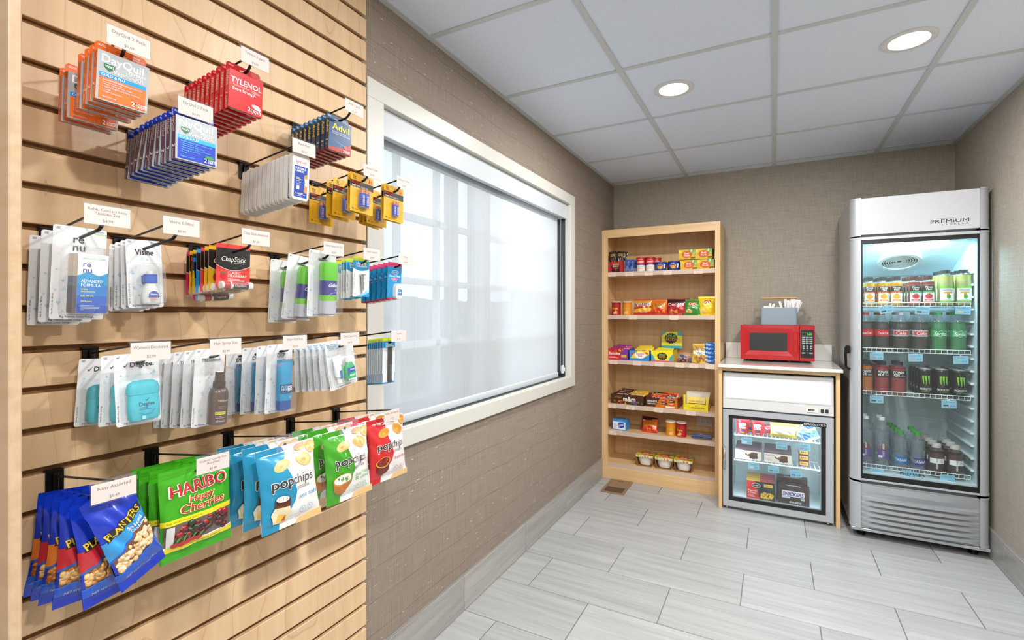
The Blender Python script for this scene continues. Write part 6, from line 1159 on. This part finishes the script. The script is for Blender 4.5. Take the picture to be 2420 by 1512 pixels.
# ================================================================== tall cooler
KX0, KX1, KY = 1.600, 2.213, 3.440
fg = thing('drinks_cooler', 'tall silver glass-door drinks cooler beside the blank wall', 'refrigerator', (0, 0, 0))
PX0, PX1 = 1.649, 2.166      # inner edges of the rounded posts
JX0, JX1, JZ0, JZ1, JY = 1.640, 2.176, .372, 1.722, 4.0
m = MB().box(KX0+.004, 3.50, .055, JX0, 4.06, 1.955).box(JX1, 3.50, .055, KX1-.004, 4.06, 1.955).box(JX0, 3.50, .055, JX1, 4.06, .345).box(JX0, 3.50, 1.735, JX1, 4.06, 1.955).box(JX0, JY+.02, .345, JX1, 4.06, 1.735)
obj('cabinet_body', m.mesh('cabinet_body', MAT['steel_side'], 0), fg)
m = MB(); lt = .004
m.box(JX0, 3.501, JZ0, JX0+lt, JY, JZ1).box(JX1-lt, 3.501, JZ0, JX1, JY, JZ1).box(JX0, JY, JZ0, JX1, JY+.018, JZ1).box(JX0, 3.501, JZ0-.02, JX1, JY, JZ0).box(JX0, 3.501, JZ1, JX1, JY, JZ1+.012)
ln = obj('liner', m.mesh('liner', MAT['liner'], 0), fg)
for s, xa in ((1, JX0+lt), (-1, JX1-lt)):
    for k in range(17): obj('shelf_rest', boxmesh('shelf_rest', .016, .42, .012, 'liner', .003), ln, (xa if s > 0 else xa-.016, 3.545, .43+k*.068))
# sloping evaporator cover with a round fan grille
m = MB().prism([(3.585, JZ1), (3.60, 1.700), (3.97, 1.545), (4.0, 1.545), (4.0, JZ1)], JX0+lt, JX1-lt, (1, 1, 1), 'x'); ev = obj('evaporator_cover', m.mesh('evaporator_cover', MAT['liner'], 0), fg)
g = MB(); n = 40
def ann(r0, r1, za, zb):
    V = [(r*math.cos(2*PI*i/n), r*math.sin(2*PI*i/n), z) for r, z in ((r1, za), (r1, zb), (r0, zb), (r0, za)) for i in range(n)]; g.add(V, [(k*n+i, k*n+(i+1) % n, ((k+1) % 4)*n+(i+1) % n, ((k+1) % 4)*n+i) for k in range(4) for i in range(n)])
ann(.088, .108, -.022, 0)
for r_ in (.016, .028, .040, .052, .064, .076): ann(r_, r_+.0045, -.016, -.010)
for k in range(8): a_ = k*PI/4; g.tube([(.012*math.cos(a_), .012*math.sin(a_), -.011), (.09*math.cos(a_), .09*math.sin(a_), -.011)], .002, 5)
gr = obj('fan_grille', g.mesh('fan_grille', MAT['wire_white'], .6), ev, (1.885, 3.770, 1.6285), (-math.radians(22.7), 0, 0)); obj('fan_opening', MB().lathe([(.088, -.002), (0, -.002)], 32).mesh('fan_opening', MAT['dark_frame'], 0), gr)
cl = obj('interior_lamp', MB().prism(rrect(.34, .050, .02, 5, 1.895, 3.545), JZ1-.020, JZ1-.006, axis='z').mesh('interior_lamp', MAT['cooler_light'], .5), fg)
lamp_in(cl, (1.90, 3.545, JZ1-.024), .34, .05, 7.0, (math.radians(12), 0, 0), (.5, .85, 1))
def post(x0, x1, y0, y1, z0, z1, s, nm, ins=.0):
    """quarter-round corner post; s=-1 left, +1 right"""
    p = [(x1, y0), (x1, y1), (x0, y1)] if s < 0 else [(x0, y0), (x0, y1), (x1, y1)]
    rx, ry = abs(x1-x0), min(abs(y1-y0), .055); q = []
    for i in range(9):
        t = PI/2*i/8
        q.append((x1-rx*math.sin(t)**.8, y0+ry*(1-math.cos(t))**.9) if s < 0 else (x0+rx*math.sin(t)**.8, y0+ry*(1-math.cos(t))**.9))
    q += [(x0, y1), (x1, y1)] if s < 0 else [(x1, y1), (x0, y1)]
    return MB().prism(q, z0, z1, (1, 1, 1), 'z').mesh(nm, MAT['silver_light'], .5)
def front_section(nm, z0, z1, y1=3.498):
    for s, x0, x1 in ((-1, KX0, PX0), (1, PX1, KX1)):
        o = obj('corner_post', post(x0, x1, KY, y1, z0, z1, s, 'corner_post'), nm)
        for z in (z0, z1-.010): obj('post_cap', post(x0-.002 if s < 0 else x0, x1 if s < 0 else x1+.002, KY-.002, y1, z, z+.010, s, 'post_cap'), nm)
pbr('header_white', 'c3c4c9', .35); hd = obj('header', MB().bbox(PX0, KY+.003, 1.752, PX1, 3.50, 1.962, .001).mesh('header_panel', MAT['header_white'], 0), fg); front_section(hd, 1.745, 1.966)
a = Art(); a.text('PREMiUM', 80, 12, 19, '2a2628', 'C', w=160, bold=.01); a.text('L E V E L L A', 105, 0, 7.5, '3a3638', 'C', w=112, bold=.006); a.rect(24, 35, 98, 37.2, '8a868a')
obj('logo', MB().art(a, front(1.962, KY+.003, 1.778)).mesh('logo', MAT['print'], 0), hd)
dr = obj('door', MB().bbox(PX0, KY+.002, 1.722, PX1, 3.49, 1.738, .001).mesh('door_rail', MAT['silver_light'], 0), fg); obj('bottom_rail', MB().bbox(PX0, KY+.002, .337, PX1, 3.49, .347, .001).mesh('door_rail', MAT['silver_light'], 0), dr); front_section(dr, .337, 1.738, 3.490)
BC, BZ = (PX0+PX1)/2, (1.722+.347)/2
obj('glass_border', MB().prism([(PX0, .347), (PX1, .347), (PX1, 1.722), (PX0, 1.722)], KY+.008, KY+.020, (1, 1, 1), 'y', [[(1.6585, .374), (2.1600, .374), (2.1600, 1.699), (1.6585, 1.699)]]).mesh('glass_border', MAT['door_black'], 0), dr)
obj('glass', MB().box(PX0+.002, KY+.011, .350, PX1-.002, KY+.014, 1.719).mesh('glass', MAT['glass'], 0), dr)
a = Art(); a.text('PREMIUM', 60, 8, 12, '141416', 'C', w=106, bold=.02); a.text('L E V E L L A', 72, 0, 5, '3a3a3e', 'C', w=74)
obj('glass_logo', MB().art(a, front(1.825, KY+.0105, .388)).mesh('glass_logo', MAT['print'], 0), dr)
m = MB().tube([(KX0-.002, 3.470, 1.105), (KX0-.020, 3.466, 1.100), (KX0-.022, 3.464, 1.06), (KX0-.020, 3.464, .985), (KX0-.002, 3.468, .972)], [.008, .008, .0075, .007, .008], 10); m.bbox(KX0-.022, 3.455, 1.065, KX0-.002, 3.485, 1.112, .004)
obj('handle', m.mesh('handle', MAT['black_metal'], .7), dr)
bs = obj('base', MB().bbox(PX0, KY+.012, .062, PX1, 3.50, .318, .001).mesh('base_panel', MAT['silver'], 0), fg); front_section(bs, .060, .325)
gx0, gx1, N_ = PX0+.002, PX1-.002, 24
def louvre(z0, h, dep):
    mb = MB(); rows = []
    for i in range(N_+1):
        x = gx0+(gx1-gx0)*i/N_; u = 2*i/N_-1; k = .15+.85*(1-abs(u)**8); bow = .010*(1-u*u)
        rows.append([(x, KY+.0135, z0+h), (x, KY+.012-(dep+bow)*k, z0+h*.95), (x, KY+.012-(dep+bow)*k, z0+h*.40), (x, KY+.0135, z0)])
    for i in range(N_): mb.add(rows[i]+rows[i+1], [(j, j+1, j+5, j+4) for j in range(3)])
    return mb.mesh('louvre', MAT['silver'], .5)
obj('louvre', louvre(.250, .066, .006), bs)
lv = louvre(0, .030, .010)
for k in range(6): obj('louvre', lv, bs, (0, 0, .216-.0305*k))
obj('lip', MB().bbox(KX0+.004, KY+.006, .044, KX1-.004, 3.50, .060, .002).mesh('lip', MAT['silver'], 0), bs)
for x in (1.66, 2.16): obj('foot', MB().lathe([(.022, 0), (.022, .008), (.012, .012), (.012, .056)], 16, (x, 3.52)).mesh('foot', MAT['door_black'], .5), fg); obj('foot', MB().lathe([(.022, 0), (.022, .008), (.012, .012), (.012, .056)], 16, (x, 4.0)).mesh('foot', MAT['door_black'], .5), fg)
KS = [1.340, 1.076, .825, .394]
for z in KS: obj('wire_shelf', wires(JX0+.022, JX1-.024, 3.532, 3.97, z, .0245, .020, .0016), fg)
tickets(fg, ((1.780, 1.322, 'Minute Maid Orange', '$2.29', '3a3a3a', -.22), (1.945, 1.316, 'Minute Maid Apple', '$2.29', '3a3a3a', .05), (2.120, 1.316, 'Honest Tea 16oz', '$2.79', 'e8d8a0', .05), (1.735, 1.050, 'Coke 20oz', '$1.99', 'd88a8a', -.02), (1.915, 1.048, 'Diet Coke 20oz', '$1.99', 'd8a0a0', -.04), (2.110, 1.044, 'Sprite 20oz', '$1.99', 'a0d0a0', -.06), (1.735, .797, 'Powerade 20oz', '$2.29', '3a3a2a', -.02), (2.060, .797, 'Monster 16oz Can', '$2.99', '3a3a2a', -.04), (1.735, .372, 'Smartwater 1L', '$3.49', '8ac0e0', 0), (1.890, .380, 'Dasani 20oz', '$1.99', '3a7ab0', 0), (2.055, .384, 'Vitaminwater', '$2.29', 'c0d0d8', -.02)), 3.5255)
# ------------------------------------------------------------------ drinks
def bottle(name, prof, cap, capr, caph, label, art, lr, lz, lh, liq=None, fill=None, mat='liquid', shell=True, cat='bottle', wrap='print'):
    """prof: (r, z) outline of the bottle from the base to the neck"""
    h = prof[-1][1]; parts = []
    if liq:
        q = [(r-.0012, z) for r, z in prof if z <= fill]; q.append((q[-1][0], fill)); q[0] = (q[0][0], q[0][1]+.001)
        parts.append(('liquid', MB().lathe(q, 20, (0, 0), H(liq)).mesh('liquid', MAT[mat], .7)))
    if shell: parts.append(('bottle', MB().lathe(prof, 20).mesh('bottle', MAT['bottle'], .7)))
    if label or art:
        m = MB()
        if label: m.lathe([(lr, lz, H(label)), (lr, lz+lh, H(label))], 24); m.f = m.f[:-2]; m.c = m.c[:-2]; m.m = m.m[:-2]
        if art: m.art(art, cyl(lr+.0002, lz), 6)
        parts.append(('label', m.mesh('label', MAT[wrap], .6)))
    c = MB().lathe([(capr, h-caph*.15, H(cap)), (capr, h+caph*.8, H(cap)), (capr*.92, h+caph*.85, H(cap))], 18)
    parts.append(('cap', c.mesh('cap', MAT['plastic'], .6)))
    return (name, cat, parts)
pbr('liquid', attr=True, rough=.15, coat=.3, trans=.25); clear('water', (.80, .88, .92), .10, 1.33, (.8, .88, .92))
def juice(liq, band, fruit, fcol, cap):
    a = Art(); a.rect(-28, 62, 28, 92, '2a2624', 10); a.text('Minute', 0, 79, 11, 'f0ece4', 'C', w=34, bold=.03); a.text('Maid', 0, 67, 11, 'f0ece4', 'C', w=24, bold=.03); a.rect(-28, 53, 28, 62, band, 10); a.rect(-28, 2, 28, 53, 'efece2', 10); a.ell(0, 44, 12, 6, '8ab84a', 14); a.ell(0, 32, 17, 14, fruit, 18); a.rect(-20, 6, 20, 16, fcol, 6); a.text('JUICE', 0, 8, 6, 'f4f0e8', 'C')
    return bottle('juice_bottle', [(.024, 0), (.029, .003), (.030, .05), (.027, .075), (.0285, .105), (.029, .118), (.022, .138), (.0175, .146), (.0175, .154)], cap, .0195, .022, None, a, .0302, .022, .095, liq, .136)
def sh_(spec): return spec
S_OJ, S_AJ = juice('e8a82a', 'd8642a', 'f0a830', 'e08a2a', '2a2826'), juice('9a4a3a', '3fa05a', 'c8303a', 'c0343c', '4a2a24')
a = Art(); a.rect(-36, 0, 36, 86, 'f0eee8', 14); a.rect(-36, 80, 36, 92, '6fb03a', 14); a.rect(-36, 0, 36, 12, '6fb03a', 14); a.text('Honest', 0, 64, 14, '2c3a2a', 'C', w=44, bold=.02); a.rect(-20, 52, 20, 61, 'd8962a', 6); a.rect(-6, 24, 6, 53, 'd8962a'); a.ell(3, 34, 9, 13, '4a9a3a', 14); a.text('ORGANIC', 0, 15, 5, '4a5a44', 'C', w=34)
S_TEA = bottle('tea_bottle', [(.030, 0), (.036, .004), (.036, .125), (.034, .145), (.024, .172), (.019, .178), (.019, .184)], '1c1c1a', .0205, .018, None, a, .0364, .016, .1, 'b8b45a', .168)
def soda(name, liq, cap, lab, txt, tc, bg=None, green=False):
    a = Art()
    if bg: a.rect(-38, 8, 38, 30, bg, 14)
    a.text(txt, 0, 10, 18 if len(txt) < 7 else 15, tc, 'C', w=50 if len(txt) < 7 else 54, bold=.02, shear=.25)
    if green: a.line([(-32, 6), (-24, 20), (-30, 34), (-8, 28), (4, 38), (10, 28), (32, 32), (26, 18), (32, 8), (10, 10), (0, 0), (-12, 8), (-32, 6)], 1.2, 'e8f4ea')
    return bottle(name, [(.028, 0), (.034, .006), (.036, .03), (.034, .055), (.036, .075), (.0365, .135), (.032, .16), (.018, .192), (.0135, .200), (.0135, .214)], cap, .0155, .016, lab, a, .0372, .088, .038, liq, .170)
S_COKE, S_DIET, S_SPR = soda('soda_bottle', '1e0f0a', 'c8202a', 'c8202a', 'Coca-Cola', 'f4f0ec'), soda('soda_bottle', '241410', 'c0c2c6', 'b9bcc0', 'Coke', 'f4f0ec', 'c8202a'), soda('soda_bottle', '1f8a4a', '1f9a4a', '1f9a54', 'Sprite', 'f4f8f2', None, True)
def power(liq):
    a = Art(); a.rect(-38, 0, 38, 42, '241c20', 14); a.text('POWER', 0, 24, 14, 'f0eeec', 'C', w=54, bold=.04); a.text('ADE', -12, 8, 14, 'f0eeec', 'C', w=30, bold=.04); a.rect(8, 8, 34, 16, '8a8488', 4)
    return bottle('sports_drink_bottle', [(.030, 0), (.037, .005), (.037, .03), (.0355, .05), (.037, .07), (.037, .105), (.0335, .145), (.022, .165), (.020, .172)], '1a1a1c', .021, .02, None, a, .0376, .098, .04, liq, .16)
S_PO, S_PR = power('d8741c'), power('a81e2c')
a = Art()
for k in (-1, 0, 1): x = k*13; a.poly([(x-5, 118), (x+5, 120), (x+3.5, 100), (x+4, 80-6*abs(k)), (x+1, 62+10*abs(k)), (x-1, 84), (x-4, 100)], '8ccf3a')
a.text('MONSTER', 0, 38, 12, 'e6e4e0', 'C', w=58, bold=.03); a.text('ENERGY', 0, 28, 6, '6faa3a', 'C', w=36, bold=.02)
mcan = MB().lathe([(.026, 0, H('8a8c8e')), (.033, .006, H('17181a')), (.033, .145, H('17181a')), (.0275, .154, H('b0b2b4')), (.0275, .157, H('b0b2b4')), (.025, .157, H('9a9c9e')), (.024, .154, H('9a9c9e')), (0, .154)], 24); mcan.art(a, cyl(.033), 6)
S_MON = ('energy_drink_can', 'can', [('can', mcan.mesh('can', MAT['foil'], .5))])
a = Art(); a.rect(-30, 0, 30, 56, '5a4a8f', 12); a.ell(0, 62, 16, 20, '7a3a34', 16); a.text('water', 4, 52, 14, 'f4f2f0', w=34, rot=PI/2, bold=.02); a.text('smart', 4, 10, 14, 'd8d4ea', w=34, rot=PI/2); a.rect(-26, 4, -6, 16, 'e8e6ea')
S_SM = bottle('water_bottle', [(.030, 0), (.0365, .005), (.0365, .19), (.032, .225), (.016, .258), (.014, .262), (.014, .276)], 'eceaea', .0155, .016, None, a, .0368, .055, .09, 'b4c4cc', .2, mat='water')
def das(c): a = Art(); a.rect(-36, 0, 36, 44, c, 14); a.text('DASANI', 0, 16, 15, 'f4f4f2', 'C', w=52, bold=.04); a.ell(-30, 26, 6, 12, '4a9a4a', 12, .4); return bottle('water_bottle', [(.028, 0), (.035, .006), (.036, .04), (.034, .07), (.036, .1), (.035, .13), (.024, .18), (.0145, .192), (.0145, .206)], '2f9a3a', .0165, .018, None, a, .0366, .035, .044, 'a4c8e0', .17, mat='water')
S_DB, S_DP = das('1f6fb8'), das('4a3f8a')
a = Art(); a.rect(-36, 30, 36, 58, 'f0eeec', 14); a.rect(-36, 0, 36, 30, '3a3434', 14); a.text('vitamin', 2, 0, 11, 'f4f2f0', w=34, rot=PI/2, bold=.03); a.text('water', 2, 36, 11, '5a5452', w=24, rot=PI/2); a.lines(8, 30, 46, 6, 2, 1.6, '8a8480')
S_VW = bottle('vitamin_drink_bottle', [(.030, 0), (.0365, .005), (.0365, .09), (.035, .115), (.026, .138), (.0195, .143), (.0195, .148)], 'cfc9c4', .0215, .022, None, a, .0369, .03, .06, '4a1c18', .13)
FYR = ['next to the glass', 'second row from the glass', 'third row from the glass', 'fourth row from the glass']
def column(spec, desc, x, z, n, pitch, y0=3.575, dx=0):
    for i in range(n): make(spec, '%s, %s' % (desc, FYR[i]), (x+dx*i, y0+pitch*i, z+.003), (0, 0, .1*math.sin(x*40+i)), 'drinks: '+desc.split(',')[0].split(' in ')[0])
z = KS[0]
for x, w_ in ((1.708, 'handle side'), (1.772, 'middle'), (1.836, 'hinge side')): column(S_OJ, 'orange juice bottle in the %s orange column' % w_, x, z, 4, .066)
for x, w_ in ((1.918, 'first'), (1.981, 'second')): column(S_AJ, 'apple juice bottle in the %s apple column' % w_, x, z, 4, .066)
for x, w_ in ((2.058, 'inner'), (2.134, 'wall side')): column(S_TEA, 'pale green tea bottle in the %s tea column' % w_, x, z, 3, .078)
z = KS[1]
for x, w_ in ((1.692, 'handle side'), (1.768, 'inner')): column(S_COKE, 'red labelled cola bottle in the %s cola column' % w_, x, z, 3, .078, 3.58)
for x, w_ in ((1.858, 'first'), (1.946, 'second')): column(S_DIET, 'silver labelled cola bottle in the %s silver column' % w_, x, z, 3, .078, 3.58)
for x, w_ in ((2.030, 'inner'), (2.112, 'wall side')): column(S_SPR, 'green lemon soda bottle in the %s green column' % w_, x, z, 3, .078, 3.58)
z = KS[2]
column(S_PO, 'orange sports drink bottle', 1.692, z, 2, .08, 3.582); column(S_PR, 'red sports drink bottle in the inner column', 1.768, z, 3, .08, 3.582); column(S_PR, 'red sports drink bottle beside the black cans', 1.848, z, 2, .08, 3.582)
for x, w_ in ((1.966, 'first'), (2.042, 'second'), (2.116, 'third')): column(S_MON, 'tall black energy drink can in the %s can column' % w_, x, z, 4, .07, 3.575)
z = KS[3]
for x, w_ in ((1.692, 'handle side'), (1.768, 'inner')): column(S_SM, 'tall clear water bottle in the %s water column' % w_, x, z, 2, .08, 3.58)
column(S_DB, 'blue labelled water bottle with green cap', 1.856, z, 4, .076, 3.578, -.004); column(S_DP, 'purple labelled water bottle with green cap', 1.934, z, 3, .076, 3.578)
for x, w_ in ((2.018, 'inner'), (2.098, 'wall side')): column(S_VW, 'dark vitamin drink bottle in the %s column' % w_, x, z, 4, .076, 3.578)
